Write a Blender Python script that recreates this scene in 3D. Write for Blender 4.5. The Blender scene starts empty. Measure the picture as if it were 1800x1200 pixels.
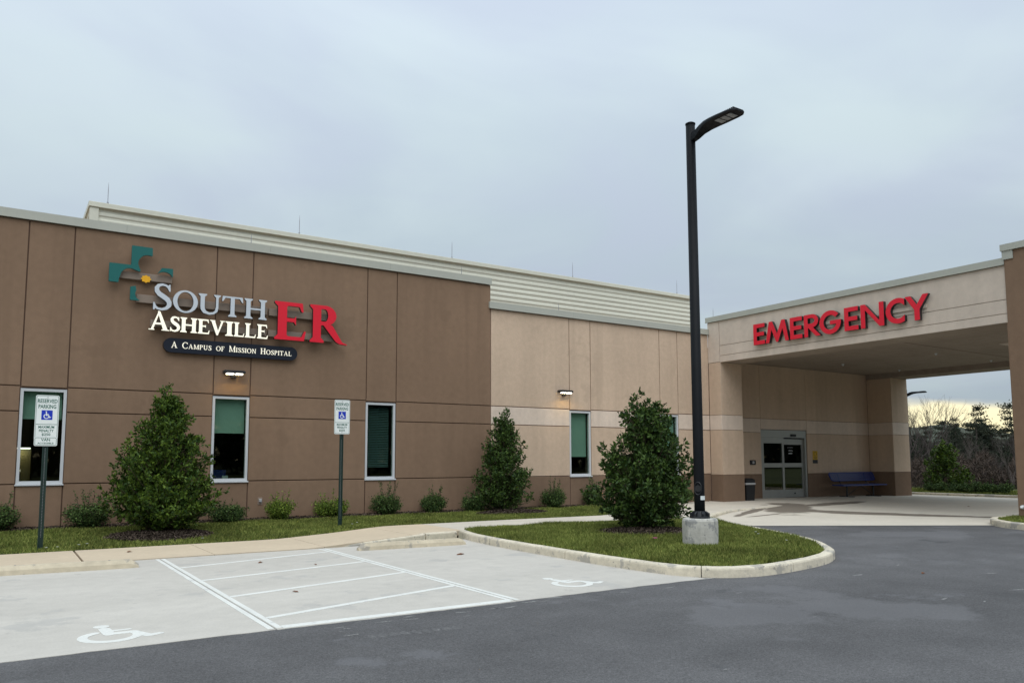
import bpy, bmesh, math, random
import numpy as np
from mathutils import Vector, Matrix
rad = math.radians
sc = bpy.context.scene
COL = sc.collection

# ------------------------------------------------------------------ camera
cam_d = bpy.data.cameras.new('camera'); cam = bpy.data.objects.new('camera', cam_d); COL.objects.link(cam)
cam_d.sensor_width = 36.0; cam_d.lens = 1376.1 / 1800 * 36; cam_d.shift_y = 80.7 / 1800
cam_d.clip_start = 0.05; cam_d.clip_end = 3000
_yw, _pt, _rl = 0.57883, 0.09369, -0.00233
_F = Vector((math.sin(_yw)*math.cos(_pt), math.cos(_yw)*math.cos(_pt), math.sin(_pt)))
_R = Vector((math.cos(_yw), -math.sin(_yw), 0)); _U = _R.cross(_F)
_R2 = _R*math.cos(_rl) + _U*math.sin(_rl); _U2 = _U*math.cos(_rl) - _R*math.sin(_rl)
cam.matrix_world = Matrix(((_R2.x, _U2.x, -_F.x, 0), (_R2.y, _U2.y, -_F.y, 0), (_R2.z, _U2.z, -_F.z, 1.5), (0, 0, 0, 1)))
sc.camera = cam

# ------------------------------------------------------------------ sky, sun, exposure
SUN_EL, SUN_AZ = rad(55), rad(205)          # azimuth clockwise from +Y: behind and left of the camera
world = bpy.data.worlds.new('World'); sc.world = world; world.use_nodes = True
wt = world.node_tree; wt.nodes.clear()
def wn(t, **k):
    n = wt.nodes.new(t)
    for a, b in k.items(): setattr(n, a, b)
    return n
def wmath(op, a, b=None, c=None, clamp=False):
    n = wn('ShaderNodeMath', operation=op, use_clamp=clamp)
    for i, v in enumerate((a, b, c)):
        if v is None: continue
        if isinstance(v, (int, float)): n.inputs[i].default_value = v
        else: wt.links.new(v, n.inputs[i])
    return n.outputs[0]
def wmix(f, a, b):
    n = wn('ShaderNodeMix', data_type='RGBA')
    for s, v in ((n.inputs['Factor'], f), (n.inputs[6], a), (n.inputs[7], b)):
        if isinstance(v, (int, float)): s.default_value = v
        elif isinstance(v, tuple): s.default_value = (*v, 1)
        else: wt.links.new(v, s)
    return n.outputs[2]
sky = wn('ShaderNodeTexSky', sky_type='NISHITA', sun_disc=False, sun_elevation=SUN_EL, sun_rotation=SUN_AZ, air_density=1.0, dust_density=2.0)
nish = wn('ShaderNodeVectorMath', operation='SCALE'); nish.inputs['Scale'].default_value = 0.10
wt.links.new(sky.outputs[0], nish.inputs[0])
tc = wn('ShaderNodeTexCoord'); sep = wn('ShaderNodeSeparateXYZ'); wt.links.new(tc.outputs['Generated'], sep.inputs[0])
dz = wmath('MAXIMUM', sep.outputs[2], 0.0)
den = wmath('ADD', dz, 0.16)                # flat cloud deck seen in perspective
cx, cyv = wmath('DIVIDE', sep.outputs[0], den), wmath('DIVIDE', sep.outputs[1], den)
cmb = wn('ShaderNodeCombineXYZ'); wt.links.new(cx, cmb.inputs[0]); wt.links.new(cyv, cmb.inputs[1])
def wnoise(scale, detail, dist=0.0, rough=0.5):
    n = wn('ShaderNodeTexNoise'); n.inputs['Scale'].default_value = scale; n.inputs['Detail'].default_value = detail
    n.inputs['Distortion'].default_value = dist; n.inputs['Roughness'].default_value = rough
    wt.links.new(cmb.outputs[0], n.inputs['Vector']); return n.outputs[0]
c1 = wnoise(0.75, 5, 0.7); c2 = wnoise(1.6, 4, 0.4)
cl = wmath('ADD', wmath('MULTIPLY', c1, 0.75), wmath('MULTIPLY', c2, 0.25))
def wrange(v, a, b, lo=0.0, hi=1.0):
    n = wn('ShaderNodeMapRange', interpolation_type='SMOOTHSTEP'); wt.links.new(v, n.inputs[0])
    for i, x in enumerate((a, b, lo, hi)): n.inputs[i+1].default_value = x
    return n.outputs[0]
deck = wmix(wrange(c2, 0.32, 0.68), wmix(wrange(cl, 0.40, 0.60), (0.69, 0.79, 0.93), (0.80, 0.92, 1.02)), wmix(wrange(cl, 0.40, 0.60), (0.68, 0.81, 0.905), (0.795, 0.935, 0.99)))
high = wn('ShaderNodeVectorMath', operation='SCALE'); wt.links.new(deck, high.inputs[0])
wt.links.new(wmath('ADD', wmath('MULTIPLY', dz, 0.66), 0.465), high.inputs['Scale'])    # overcast: brighter towards the zenith
deck2 = wmix(0.06, high.outputs[0], nish.outputs[0])
brk = wmath('ADD', dz, wmath('MULTIPLY', wmath('SUBTRACT', c2, 0.5), 0.05))
glow = wmix(wrange(dz, 0.0, 0.08), (0.95, 0.84, 0.50), (0.97, 0.89, 0.60))
skyc = wmix(wrange(brk, 0.052, 0.072), glow, deck2)       # clear strip under the cloud edge at the horizon
bg = wn('ShaderNodeBackground'); wt.links.new(skyc, bg.inputs[0]); bg.inputs[1].default_value = 1.0
wo = wn('ShaderNodeOutputWorld'); wt.links.new(bg.outputs[0], wo.inputs[0])
sun_d = bpy.data.lights.new('sun', 'SUN'); sun_d.energy = 1.5; sun_d.angle = rad(60); sun_d.color = (1.0, 0.985, 0.96)
sun = bpy.data.objects.new('sun', sun_d); COL.objects.link(sun)
_sd = Vector((math.sin(SUN_AZ)*math.cos(SUN_EL), math.cos(SUN_AZ)*math.cos(SUN_EL), math.sin(SUN_EL)))
sun.rotation_euler = (-_sd).to_track_quat('-Z', 'Y').to_euler(); sun.location = (0, 0, 40)
sc.view_settings.view_transform = 'Standard'; sc.view_settings.look = 'None'
sc.view_settings.exposure = 0.25; sc.view_settings.gamma = 1.0; sc.view_settings.use_curve_mapping = False

# ------------------------------------------------------------------ materials
def mat(name, col, rough=0.8, spec=0.3, metal=0.0, noise=(), bump=None, tint=None, emit=None, stretch=None, speck=None, streak=None):
    """noise: list of (scale, amount); bump: (scale, strength, distance); tint: second colour driven by the per-leaf attribute"""
    m = bpy.data.materials.new(name); m.use_nodes = True; t = m.node_tree; b = t.nodes['Principled BSDF']
    b.inputs['Roughness'].default_value = rough; b.inputs['Specular IOR Level'].default_value = spec; b.inputs['Metallic'].default_value = metal
    g = t.nodes.new('ShaderNodeNewGeometry'); vec = g.outputs['Position']
    if stretch:
        mp = t.nodes.new('ShaderNodeVectorMath'); mp.operation = 'MULTIPLY'; mp.inputs[1].default_value = stretch
        t.links.new(vec, mp.inputs[0]); svec = mp.outputs[0]
    else: svec = vec
    cur = t.nodes.new('ShaderNodeRGB'); cur.outputs[0].default_value = (*col, 1); cur = cur.outputs[0]
    if tint:
        at = t.nodes.new('ShaderNodeAttribute'); at.attribute_name = 'tint'
        mx = t.nodes.new('ShaderNodeMix'); mx.data_type = 'RGBA'; t.links.new(at.outputs['Fac'], mx.inputs['Factor'])
        t.links.new(cur, mx.inputs[6]); mx.inputs[7].default_value = (*tint, 1); cur = mx.outputs[2]
    for i, (s, a) in enumerate(noise):
        n = t.nodes.new('ShaderNodeTexNoise'); n.inputs['Scale'].default_value = s; n.inputs['Detail'].default_value = 5
        t.links.new(svec if i == 0 else vec, n.inputs['Vector'])
        r = t.nodes.new('ShaderNodeMapRange'); r.inputs[1].default_value = 0.3; r.inputs[2].default_value = 0.7
        r.inputs[3].default_value = 1 - a; r.inputs[4].default_value = 1 + a; t.links.new(n.outputs[0], r.inputs[0])
        v = t.nodes.new('ShaderNodeVectorMath'); v.operation = 'SCALE'; t.links.new(cur, v.inputs[0]); t.links.new(r.outputs[0], v.inputs['Scale']); cur = v.outputs[0]
    if speck:                                   # (scale, threshold, colour, strength): worn spots and stains with their own shape
        for s, th, c, st in speck:
            n = t.nodes.new('ShaderNodeTexNoise'); n.inputs['Scale'].default_value = s; n.inputs['Detail'].default_value = 8; n.inputs['Roughness'].default_value = 0.65
            t.links.new(vec, n.inputs['Vector'])
            r = t.nodes.new('ShaderNodeMapRange'); r.inputs[1].default_value = th; r.inputs[2].default_value = th + 0.04; r.inputs[4].default_value = st
            t.links.new(n.outputs[0], r.inputs[0])
            mx = t.nodes.new('ShaderNodeMix'); mx.data_type = 'RGBA'; t.links.new(r.outputs[0], mx.inputs['Factor']); t.links.new(cur, mx.inputs[6])
            mx.inputs[7].default_value = (*c, 1); cur = mx.outputs[2]
    if streak:                                  # runs left by rain: tall thin marks
        sm = t.nodes.new('ShaderNodeVectorMath'); sm.operation = 'MULTIPLY'; sm.inputs[1].default_value = (1, 1, .05); t.links.new(vec, sm.inputs[0])
        n = t.nodes.new('ShaderNodeTexNoise'); n.inputs['Scale'].default_value = streak[0]; n.inputs['Detail'].default_value = 6; t.links.new(sm.outputs[0], n.inputs['Vector'])
        r = t.nodes.new('ShaderNodeMapRange'); r.inputs[1].default_value = streak[1]; r.inputs[2].default_value = streak[1]+.12; r.inputs[4].default_value = streak[3]; t.links.new(n.outputs[0], r.inputs[0])
        mx = t.nodes.new('ShaderNodeMix'); mx.data_type = 'RGBA'; t.links.new(r.outputs[0], mx.inputs['Factor']); t.links.new(cur, mx.inputs[6]); mx.inputs[7].default_value = (*streak[2], 1); cur = mx.outputs[2]
    t.links.new(cur, b.inputs['Base Color'])
    if bump:
        n = t.nodes.new('ShaderNodeTexNoise'); n.inputs['Scale'].default_value = bump[0]; n.inputs['Detail'].default_value = 4
        t.links.new(vec, n.inputs['Vector']); bn = t.nodes.new('ShaderNodeBump'); bn.inputs['Strength'].default_value = bump[1]; bn.inputs['Distance'].default_value = bump[2]
        t.links.new(n.outputs[0], bn.inputs['Height']); t.links.new(bn.outputs[0], b.inputs['Normal'])
    if emit: b.inputs['Emission Color'].default_value = (*emit[0], 1); b.inputs['Emission Strength'].default_value = emit[1]
    return m
STUCCO_SPOT = lambda c: [(0.9, 0.60, tuple(x*0.88 for x in c), 0.55)]
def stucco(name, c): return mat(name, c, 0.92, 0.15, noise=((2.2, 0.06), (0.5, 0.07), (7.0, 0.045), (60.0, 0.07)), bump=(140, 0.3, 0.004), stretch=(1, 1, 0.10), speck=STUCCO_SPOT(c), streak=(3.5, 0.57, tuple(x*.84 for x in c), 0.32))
M = {}
M['dark'] = stucco('brown_stucco', (0.229, 0.151, 0.101))
M['tan'] = stucco('tan_stucco', (0.54, 0.41, 0.305))
M['band'] = stucco('pale_band_stucco', (0.64, 0.53, 0.44))
M['base'] = stucco('base_stucco', (0.198, 0.133, 0.091))
M['fascia'] = stucco('fascia_stucco', (0.60, 0.51, 0.43))
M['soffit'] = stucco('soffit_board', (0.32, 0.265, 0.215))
M['groove'] = mat('reveal_joint', (0.12, 0.075, 0.055), 0.95, 0.1)
M['groove_tan'] = mat('reveal_joint_tan', (0.22, 0.15, 0.12), 0.95, 0.1)
M['coping'] = mat('coping_metal', (0.405, 0.41, 0.36), 0.5, 0.4, noise=((1.2, 0.03), (14, 0.02)))
M['screen'] = mat('screen_metal', (0.66, 0.655, 0.555), 0.5, 0.4, noise=((0.8, 0.04), (9, 0.03)), stretch=(0.3, 1, 1))
M['white_metal'] = mat('white_frame_metal', (0.54, 0.56, 0.58), 0.4, 0.5)
M['alu'] = mat('door_aluminium', (0.33, 0.33, 0.31), 0.42, 0.5, metal=0.55, noise=((3, 0.04),))
M['black'] = mat('black_metal', (0.012, 0.013, 0.016), 0.38, 0.5, noise=((5, 0.15),))
M['pole'] = mat('pole_paint', (0.006, 0.007, 0.009), 0.55, 0.15, noise=((3, 0.12), (40, 0.1)))
M['blackp'] = mat('black_plastic', (0.010, 0.010, 0.012), 0.5, 0.4)
M['greyp'] = mat('grey_plastic', (0.38, 0.38, 0.38), 0.5, 0.4)
M['room'] = mat('room_wall', (0.17, 0.15, 0.09), 0.9, 0.1)
M['roomdark'] = mat('room_floor', (0.07, 0.06, 0.05), 0.8, 0.2)
M['vest'] = mat('vestibule_wall', (0.05, 0.048, 0.04), 0.9, 0.1)
M['shade'] = mat('roller_shade', (0.33, 0.44, 0.385), 0.9, 0.1, noise=((90, 0.05),))
M['blind'] = mat('blind_slats', (0.13, 0.19, 0.19), 0.6, 0.3)
M['paint'] = mat('white_road_paint', (0.70, 0.70, 0.66), 0.7, 0.3, noise=((3, 0.05), (30, 0.05)), speck=[(5, 0.60, (0.54, 0.53, 0.51), 0.7), (60, 0.60, (0.48, 0.48, 0.46), 0.6)])
M['concrete'] = mat('parking_concrete', (0.51, 0.482, 0.435), 0.88, 0.2, noise=((0.55, 0.07), (5, 0.045), (45, 0.05)), bump=(220, 0.25, 0.003), stretch=(0.35, 1.6, 1),
                    speck=[(0.9, 0.57, (0.39, 0.38, 0.36), 0.5), (2.6, 0.64, (0.35, 0.33, 0.30), 0.45), (9, 0.70, (0.28, 0.27, 0.26), 0.5)])
M['concrete2'] = mat('walk_concrete', (0.57, 0.52, 0.44), 0.88, 0.2, noise=((0.9, 0.05), (9, 0.04), (80, 0.05)), bump=(200, 0.25, 0.003), speck=[(1.7, 0.64, (0.40, 0.38, 0.35), 0.5)])
M['beige'] = mat('beige_walk_concrete', (0.575, 0.475, 0.35), 0.88, 0.2, noise=((0.8, 0.05), (8, 0.04), (80, 0.06)), bump=(200, 0.25, 0.003), speck=[(2.1, 0.66, (0.36, 0.31, 0.25), 0.5)])
M['kerb'] = mat('kerb_concrete', (0.62, 0.56, 0.445), 0.88, 0.2, noise=((1.5, 0.10), (12, 0.09), (60, 0.06)), bump=(60, 0.4, 0.006),
                speck=[(2.3, 0.545, (0.29, 0.28, 0.265), 0.65), (9, 0.60, (0.20, 0.19, 0.18), 0.65)])
M['kerbbase'] = mat('worn_footing_concrete', (0.50, 0.485, 0.44), 0.9, 0.2, noise=((2.5, 0.1), (14, 0.1)), bump=(30, 0.5, 0.01),
                speck=[(5, 0.57, (0.26, 0.26, 0.26), 0.8), (3.2, 0.62, (0.50, 0.40, 0.30), 0.7), (16, 0.62, (0.16, 0.16, 0.16), 0.7)])
M['wstop'] = mat('wheel_stop_concrete', (0.55, 0.48, 0.36), 0.9, 0.2, noise=((1.8, 0.12), (14, 0.08)), bump=(40, 0.4, 0.006), speck=[(2.0, 0.58, (0.26, 0.25, 0.23), 0.7)])
M['asphalt'] = mat('asphalt', (0.110, 0.108, 0.110), 0.85, 0.25, noise=((0.22, 0.24), (1.3, 0.14), (28, 0.12), (90, 0.38)), bump=(120, 0.7, 0.010), stretch=(0.6, 1.5, 1),
                   speck=[(0.30, 0.54, (0.160, 0.158, 0.164), 0.5), (0.55, 0.60, (0.165, 0.165, 0.175), 0.45), (130, 0.62, (0.22, 0.22, 0.23), 0.6), (60, 0.66, (0.035, 0.035, 0.038), 0.6), (4.5, 0.69, (0.22, 0.22, 0.22), 0.4), (0.8, 0.64, (0.05, 0.052, 0.056), 0.5)])
M['tread'] = mat('tread_dust', (0.135, 0.134, 0.134), 0.9, 0.2, noise=((14, 0.25), (90, 0.3)), speck=[(30, 0.48, (0.108, 0.106, 0.108), 0.95)])
M['fleck'] = mat('worn_paint', (0.27, 0.27, 0.26), 0.85, 0.2, noise=((25, 0.3),), speck=[(60, 0.5, (0.12, 0.12, 0.125), 0.8)])
M['soil'] = mat('lawn_soil', (0.050, 0.060, 0.022), 0.95, 0.1, noise=((1.2, 0.25), (18, 0.3)), bump=(40, 0.6, 0.02))
M['ground'] = mat('far_ground', (0.075, 0.085, 0.035), 0.95, 0.1, noise=((0.08, 0.2), (1.5, 0.25)))
M['grass'] = mat('grass_blades', (0.080, 0.116, 0.022), 0.8, 0.12, tint=(0.265, 0.275, 0.075), noise=((0.9, 0.30), (4.5, 0.18)))
M['mulch'] = mat('mulch_chips', (0.035, 0.026, 0.020), 0.95, 0.1, tint=(0.15, 0.115, 0.09))
M['mulchbed'] = mat('mulch_bed', (0.045, 0.034, 0.027), 0.95, 0.1, noise=((15, 0.3), (60, 0.3)), bump=(50, 0.8, 0.02))
M['holly'] = mat('holly_leaf', (0.014, 0.036, 0.009), 0.5, 0.2, tint=(0.090, 0.148, 0.028))
M['holly2'] = mat('holly_leaf_young', (0.016, 0.042, 0.008), 0.5, 0.2, tint=(0.115, 0.178, 0.020))
M['shrub'] = mat('shrub_leaf', (0.020, 0.050, 0.013), 0.6, 0.2, tint=(0.115, 0.175, 0.045))
M['shrub_y'] = mat('shrub_leaf_bright', (0.055, 0.105, 0.013), 0.6, 0.2, tint=(0.22, 0.29, 0.04))
M['bark'] = mat('bark', (0.10, 0.075, 0.058), 0.95, 0.1, noise=((20, 0.25),))
M['farbark'] = mat('bare_wood', (0.085, 0.072, 0.066), 0.95, 0.1, tint=(0.16, 0.13, 0.11))
M['brush'] = mat('winter_brush', (0.045, 0.037, 0.032), 0.95, 0.1, tint=(0.115, 0.085, 0.068))  # both twig colours lightened to carry distance haze
M['pine'] = mat('pine_foliage', (0.018, 0.025, 0.019), 0.9, 0.1, tint=(0.055, 0.062, 0.042))  # needle colours raised too, haze of the distance mixed into them
M['hill'] = mat('hazed_ridge', (0.13, 0.17, 0.22), 1.0, 0.0, noise=((0.02, 0.1),))  # atmospheric haze is put into this blue ridge colour
M['red'] = mat('red_sign_face', (0.70, 0.008, 0.028), 0.4, 0.4)
M['teal'] = mat('teal_sign_face', (0.006, 0.115, 0.105), 0.4, 0.4)
M['silver'] = mat('pale_grey_sign_face', (0.56, 0.60, 0.65), 0.4, 0.4)
M['cream'] = mat('cream_sign_face', (0.86, 0.82, 0.68), 0.45, 0.4, emit=((1.0, 0.94, 0.76), 0.42))
M['navy'] = mat('navy_sign_face', (0.006, 0.009, 0.020), 0.35, 0.4)
M['gold'] = mat('gold_sign_face', (0.80, 0.40, 0.01), 0.4, 0.4)
M['raceway'] = mat('raceway_paint', (0.26, 0.205, 0.165), 0.7, 0.2)
M['signwhite'] = mat('sign_sheet', (0.72, 0.76, 0.75), 0.45, 0.4, noise=((8, 0.03),))
M['signgreen'] = mat('sign_green_ink', (0.012, 0.10, 0.07), 0.5, 0.3)
M['signblue'] = mat('sign_blue_ink', (0.010, 0.035, 0.42), 0.5, 0.3)
M['postgreen'] = mat('green_post', (0.010, 0.030, 0.024), 0.5, 0.4, noise=((6, 0.1),))
M['benchblue'] = mat('blue_bench_coating', (0.009, 0.028, 0.17), 0.4, 0.4)
M['yellow'] = mat('yellow_sign', (0.55, 0.33, 0.01), 0.5, 0.3)
M['lens'] = mat('lit_lens', (0.9, 0.9, 0.85), 0.4, 0.3, emit=((1.0, 0.93, 0.80), 2.6))
M['led'] = mat('led_module', (0.30, 0.31, 0.32), 0.3, 0.5)
M['leafbrown'] = mat('dead_leaf', (0.17, 0.075, 0.04), 0.9, 0.1)
M['petal'] = mat('white_petal', (0.72, 0.72, 0.66), 0.8, 0.2)
M['pink'] = mat('pink_petal', (0.55, 0.06, 0.28), 0.8, 0.2)
M['steel'] = mat('rod_steel', (0.30, 0.30, 0.33), 0.4, 0.5, metal=0.5)
def glass(name, tint, refl, ior=1.5):
    m = bpy.data.materials.new(name); m.use_nodes = True; t = m.node_tree; t.nodes.clear()
    tr = t.nodes.new('ShaderNodeBsdfTransparent'); tr.inputs[0].default_value = (*tint, 1)
    gl = t.nodes.new('ShaderNodeBsdfGlossy'); gl.inputs['Roughness'].default_value = 0.02; gl.inputs[0].default_value = (refl, refl, refl, 1)
    fr = t.nodes.new('ShaderNodeFresnel'); fr.inputs[0].default_value = ior
    ge = t.nodes.new('ShaderNodeNewGeometry'); iv = t.nodes.new('ShaderNodeMath'); iv.operation = 'SUBTRACT'; iv.inputs[0].default_value = 1; t.links.new(ge.outputs['Backfacing'], iv.inputs[1])
    ff = t.nodes.new('ShaderNodeMath'); ff.operation = 'MULTIPLY'; t.links.new(fr.outputs[0], ff.inputs[0]); t.links.new(iv.outputs[0], ff.inputs[1])   # the outer face mirrors, the inner face only transmits
    mx = t.nodes.new('ShaderNodeMixShader'); t.links.new(ff.outputs[0], mx.inputs[0]); t.links.new(tr.outputs[0], mx.inputs[1]); t.links.new(gl.outputs[0], mx.inputs[2])
    o = t.nodes.new('ShaderNodeOutputMaterial'); t.links.new(mx.outputs[0], o.inputs[0]); return m
M['glass'] = glass('tinted_glass', (0.74, 0.82, 0.78), 0.9)
M['doorglass'] = glass('door_glass', (0.55, 0.62, 0.58), 1.0, 1.9)
# canopy paving: concrete with water stains that keep their own shape
def slab_mat():
    m = M['concrete2'].copy(); m.name = 'canopy_paving'; t = m.node_tree; b = t.nodes['Principled BSDF']
    src = b.inputs['Base Color'].links[0].from_socket
    g = t.nodes.new('ShaderNodeNewGeometry'); nz = t.nodes.new('ShaderNodeTexNoise'); nz.inputs['Scale'].default_value = 1.3; nz.inputs['Detail'].default_value = 6
    t.links.new(g.outputs['Position'], nz.inputs['Vector'])
    best = None
    for (x, y, rx, ry, ang) in ((20.3, 15.6, 1.9, 0.55, 40), (20.6, 13.2, 2.3, 0.42, -62), (21.4, 11.6, 1.3, 0.22, -62), (18.3, 15.3, 1.6, 0.12, 28), (17.4, 14.2, 0.8, 0.05, 10), (23.5, 16.2, 1.6, 0.3, 10)):
        mp = t.nodes.new('ShaderNodeMapping'); mp.vector_type = 'TEXTURE'; mp.inputs['Location'].default_value = (x, y, 0); mp.inputs['Rotation'].default_value = (0, 0, rad(ang)); mp.inputs['Scale'].default_value = (rx, ry, 50)
        t.links.new(g.outputs['Position'], mp.inputs[0])
        ln = t.nodes.new('ShaderNodeVectorMath'); ln.operation = 'LENGTH'; t.links.new(mp.outputs[0], ln.inputs[0])
        if best is None: best = ln.outputs['Value']
        else:
            mi = t.nodes.new('ShaderNodeMath'); mi.operation = 'MINIMUM'; t.links.new(best, mi.inputs[0]); t.links.new(ln.outputs['Value'], mi.inputs[1]); best = mi.outputs[0]
    ad = t.nodes.new('ShaderNodeMath'); ad.operation = 'MULTIPLY_ADD'; t.links.new(nz.outputs[0], ad.inputs[0]); ad.inputs[1].default_value = 1.6; t.links.new(best, ad.inputs[2])
    r = t.nodes.new('ShaderNodeMapRange'); r.inputs[1].default_value = 1.95; r.inputs[2].default_value = 2.25; r.inputs[3].default_value = 0.8; r.inputs[4].default_value = 0.0
    t.links.new(ad.outputs[0], r.inputs[0])
    mx = t.nodes.new('ShaderNodeMix'); mx.data_type = 'RGBA'; t.links.new(r.outputs[0], mx.inputs['Factor']); t.links.new(src, mx.inputs[6]); mx.inputs[7].default_value = (0.085, 0.064, 0.046, 1)
    t.links.new(mx.outputs[2], b.inputs['Base Color']); return m
M['slab'] = slab_mat()

# ------------------------------------------------------------------ helpers
def link(o, parent=None):
    COL.objects.link(o)
    if parent: o.parent = parent
    return o
def tag(o, label=None, cat=None, group=None, kind=None):
    for k, v in (('label', label), ('category', cat), ('group', group), ('kind', kind)):
        if v: o[k] = v
    return o
def empty(name, loc=(0, 0, 0)):
    o = bpy.data.objects.new(name, None); o.empty_display_size = 0.2; o.location = loc; return link(o)
class MB:
    """collects simple solids and links them as ONE mesh object"""
    def __init__(s): s.v = []; s.f = []; s.m = []
    def add(s, vs, fs, m=0):
        k = len(s.v); s.v += [tuple(p) for p in vs]; s.f += [tuple(i+k for i in f) for f in fs]; s.m += [m]*len(fs); return s
    def box(s, x0, x1, y0, y1, z0, z1, m=0):
        vs = [(x, y, z) for z in (z0, z1) for y in (y0, y1) for x in (x0, x1)]
        return s.add(vs, [(0, 2, 3, 1), (4, 5, 7, 6), (0, 1, 5, 4), (2, 6, 7, 3), (0, 4, 6, 2), (1, 3, 7, 5)], m)
    def cbox(s, x0, x1, y0, y1, z0, z1, c=0.01, m=0):
        """box with chamfered edges"""
        b = bmesh.new(); bmesh.ops.create_cube(b, size=1, matrix=Matrix.Translation(((x0+x1)/2, (y0+y1)/2, (z0+z1)/2)) @ Matrix.Diagonal((x1-x0, y1-y0, z1-z0, 1)))
        bmesh.ops.bevel(b, geom=list(b.edges), offset=c, segments=1, affect='EDGES', clamp_overlap=True)
        b.verts.index_update(); s.add([v.co[:] for v in b.verts], [[v.index for v in f.verts] for f in b.faces], m); b.free(); return s
    def prism(s, poly, z0, z1, m=0):
        n = len(poly); z0 = z0 if hasattr(z0, '__len__') else [z0]*n; z1 = z1 if hasattr(z1, '__len__') else [z1]*n
        vs = [(p[0], p[1], z0[i]) for i, p in enumerate(poly)] + [(p[0], p[1], z1[i]) for i, p in enumerate(poly)]
        return s.add(vs, [tuple(range(n-1, -1, -1)), tuple(range(n, 2*n))] + [(i, (i+1) % n, n+(i+1) % n, n+i) for i in range(n)], m)
    def tube(s, pts, rs, n=8, m=0, cap=True):
        pts = [Vector(p) for p in pts]; rs = rs if hasattr(rs, '__len__') else [rs]*len(pts); k = len(s.v); ref = None
        for i, p in enumerate(pts):
            d = (pts[min(i+1, len(pts)-1)] - pts[max(i-1, 0)]).normalized()
            if ref is None: ref = d.orthogonal().normalized()
            a = (ref - d*ref.dot(d)).normalized(); b = d.cross(a); ref = a
            for j in range(n):
                t = 2*math.pi*j/n; s.v.append(tuple(p + (a*math.cos(t) + b*math.sin(t))*rs[i]))
        for i in range(len(pts)-1):
            for j in range(n): s.f.append((k+i*n+j, k+i*n+(j+1) % n, k+(i+1)*n+(j+1) % n, k+(i+1)*n+j)); s.m.append(m)
        if cap:
            s.f.append(tuple(range(k+n-1, k-1, -1))); s.f.append(tuple(range(k+(len(pts)-1)*n, k+len(pts)*n))); s.m += [m, m]
        return s
    def mesh(s, name, mats, smooth=False):
        me = bpy.data.meshes.new(name); me.from_pydata(s.v, [], s.f)
        for x in (mats if isinstance(mats, (list, tuple)) else [mats]): me.materials.append(M[x])
        me.polygons.foreach_set('material_index', s.m)
        if smooth: me.polygons.foreach_set('use_smooth', [True]*len(me.polygons))
        me.update(); return me
    def obj(s, name, mats, parent=None, smooth=False): return link(bpy.data.objects.new(name, s.mesh(name, mats, smooth)), parent)
def plane_piece(mb, o, u, v, n, a0, a1, b0, b1, depth, c=0.006, m=0):
    """chamfered slab lying in a plane: o origin, u/v in plane, n outwards; front at n=0"""
    o, u, v, n = map(Vector, (o, u, v, n))
    P = lambda a, b, d: tuple(o + u*a + v*b + n*d)
    vs = [P(a0, b0, -depth), P(a1, b0, -depth), P(a1, b1, -depth), P(a0, b1, -depth), P(a0, b0, -c), P(a1, b0, -c), P(a1, b1, -c), P(a0, b1, -c),
          P(a0+c, b0+c, 0), P(a1-c, b0+c, 0), P(a1-c, b1-c, 0), P(a0+c, b1-c, 0)]
    fs = [(0, 3, 2, 1), (8, 9, 10, 11)]
    for i in range(4):
        j = (i+1) % 4; fs += [(i, j, 4+j, 4+i), (4+i, 4+j, 8+j, 8+i)]
    return mb.add(vs, fs, m)
def fastmesh(name, V, F, material, tint=None, smooth=False):
    V = np.asarray(V, np.float32); F = np.asarray(F, np.int32); me = bpy.data.meshes.new(name)
    me.vertices.add(len(V)); me.vertices.foreach_set('co', V.ravel())
    me.loops.add(F.size); me.loops.foreach_set('vertex_index', F.ravel())
    me.polygons.add(len(F)); me.polygons.foreach_set('loop_start', np.arange(0, F.size, F.shape[1], dtype=np.int32))
    if smooth: me.polygons.foreach_set('use_smooth', np.ones(len(F), bool))
    if tint is not None:
        a = me.attributes.new('tint', 'FLOAT', 'POINT'); a.data.foreach_set('value', np.asarray(tint, np.float32))
    me.materials.append(M[material]); me.update(calc_edges=True); me.validate(); return me
def crom(pts, k=6, closed=False):
    """Catmull-Rom through 2-D points"""
    p = [np.array(q, float) for q in pts]; n = len(p); out = []
    for i in range(n if closed else n-1):
        g = (lambda j: p[j % n]) if closed else (lambda j: p[min(max(j, 0), n-1)])
        a, b, c, d = g(i-1), g(i), g(i+1), g(i+2)
        for t in np.arange(k)/k: out.append(0.5*((2*b) + (c-a)*t + (2*a-5*b+4*c-d)*t*t + (3*b-a-3*c+d)*t**3))
    if not closed: out.append(p[-1])
    return np.array(out)
def inside(P, poly):
    x, y = P[:, 0], P[:, 1]; r = np.zeros(len(P), bool); q = np.asarray(poly, float); j = len(q)-1
    for i in range(len(q)):
        xi, yi, xj, yj = *q[i], *q[j]
        c = ((yi > y) != (yj > y)) & (x < (xj-xi)*(y-yi)/(yj-yi+1e-12)+xi); r ^= c; j = i
    return r
def interp(xs, ys): return lambda x: float(np.interp(x, xs, ys))

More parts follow.
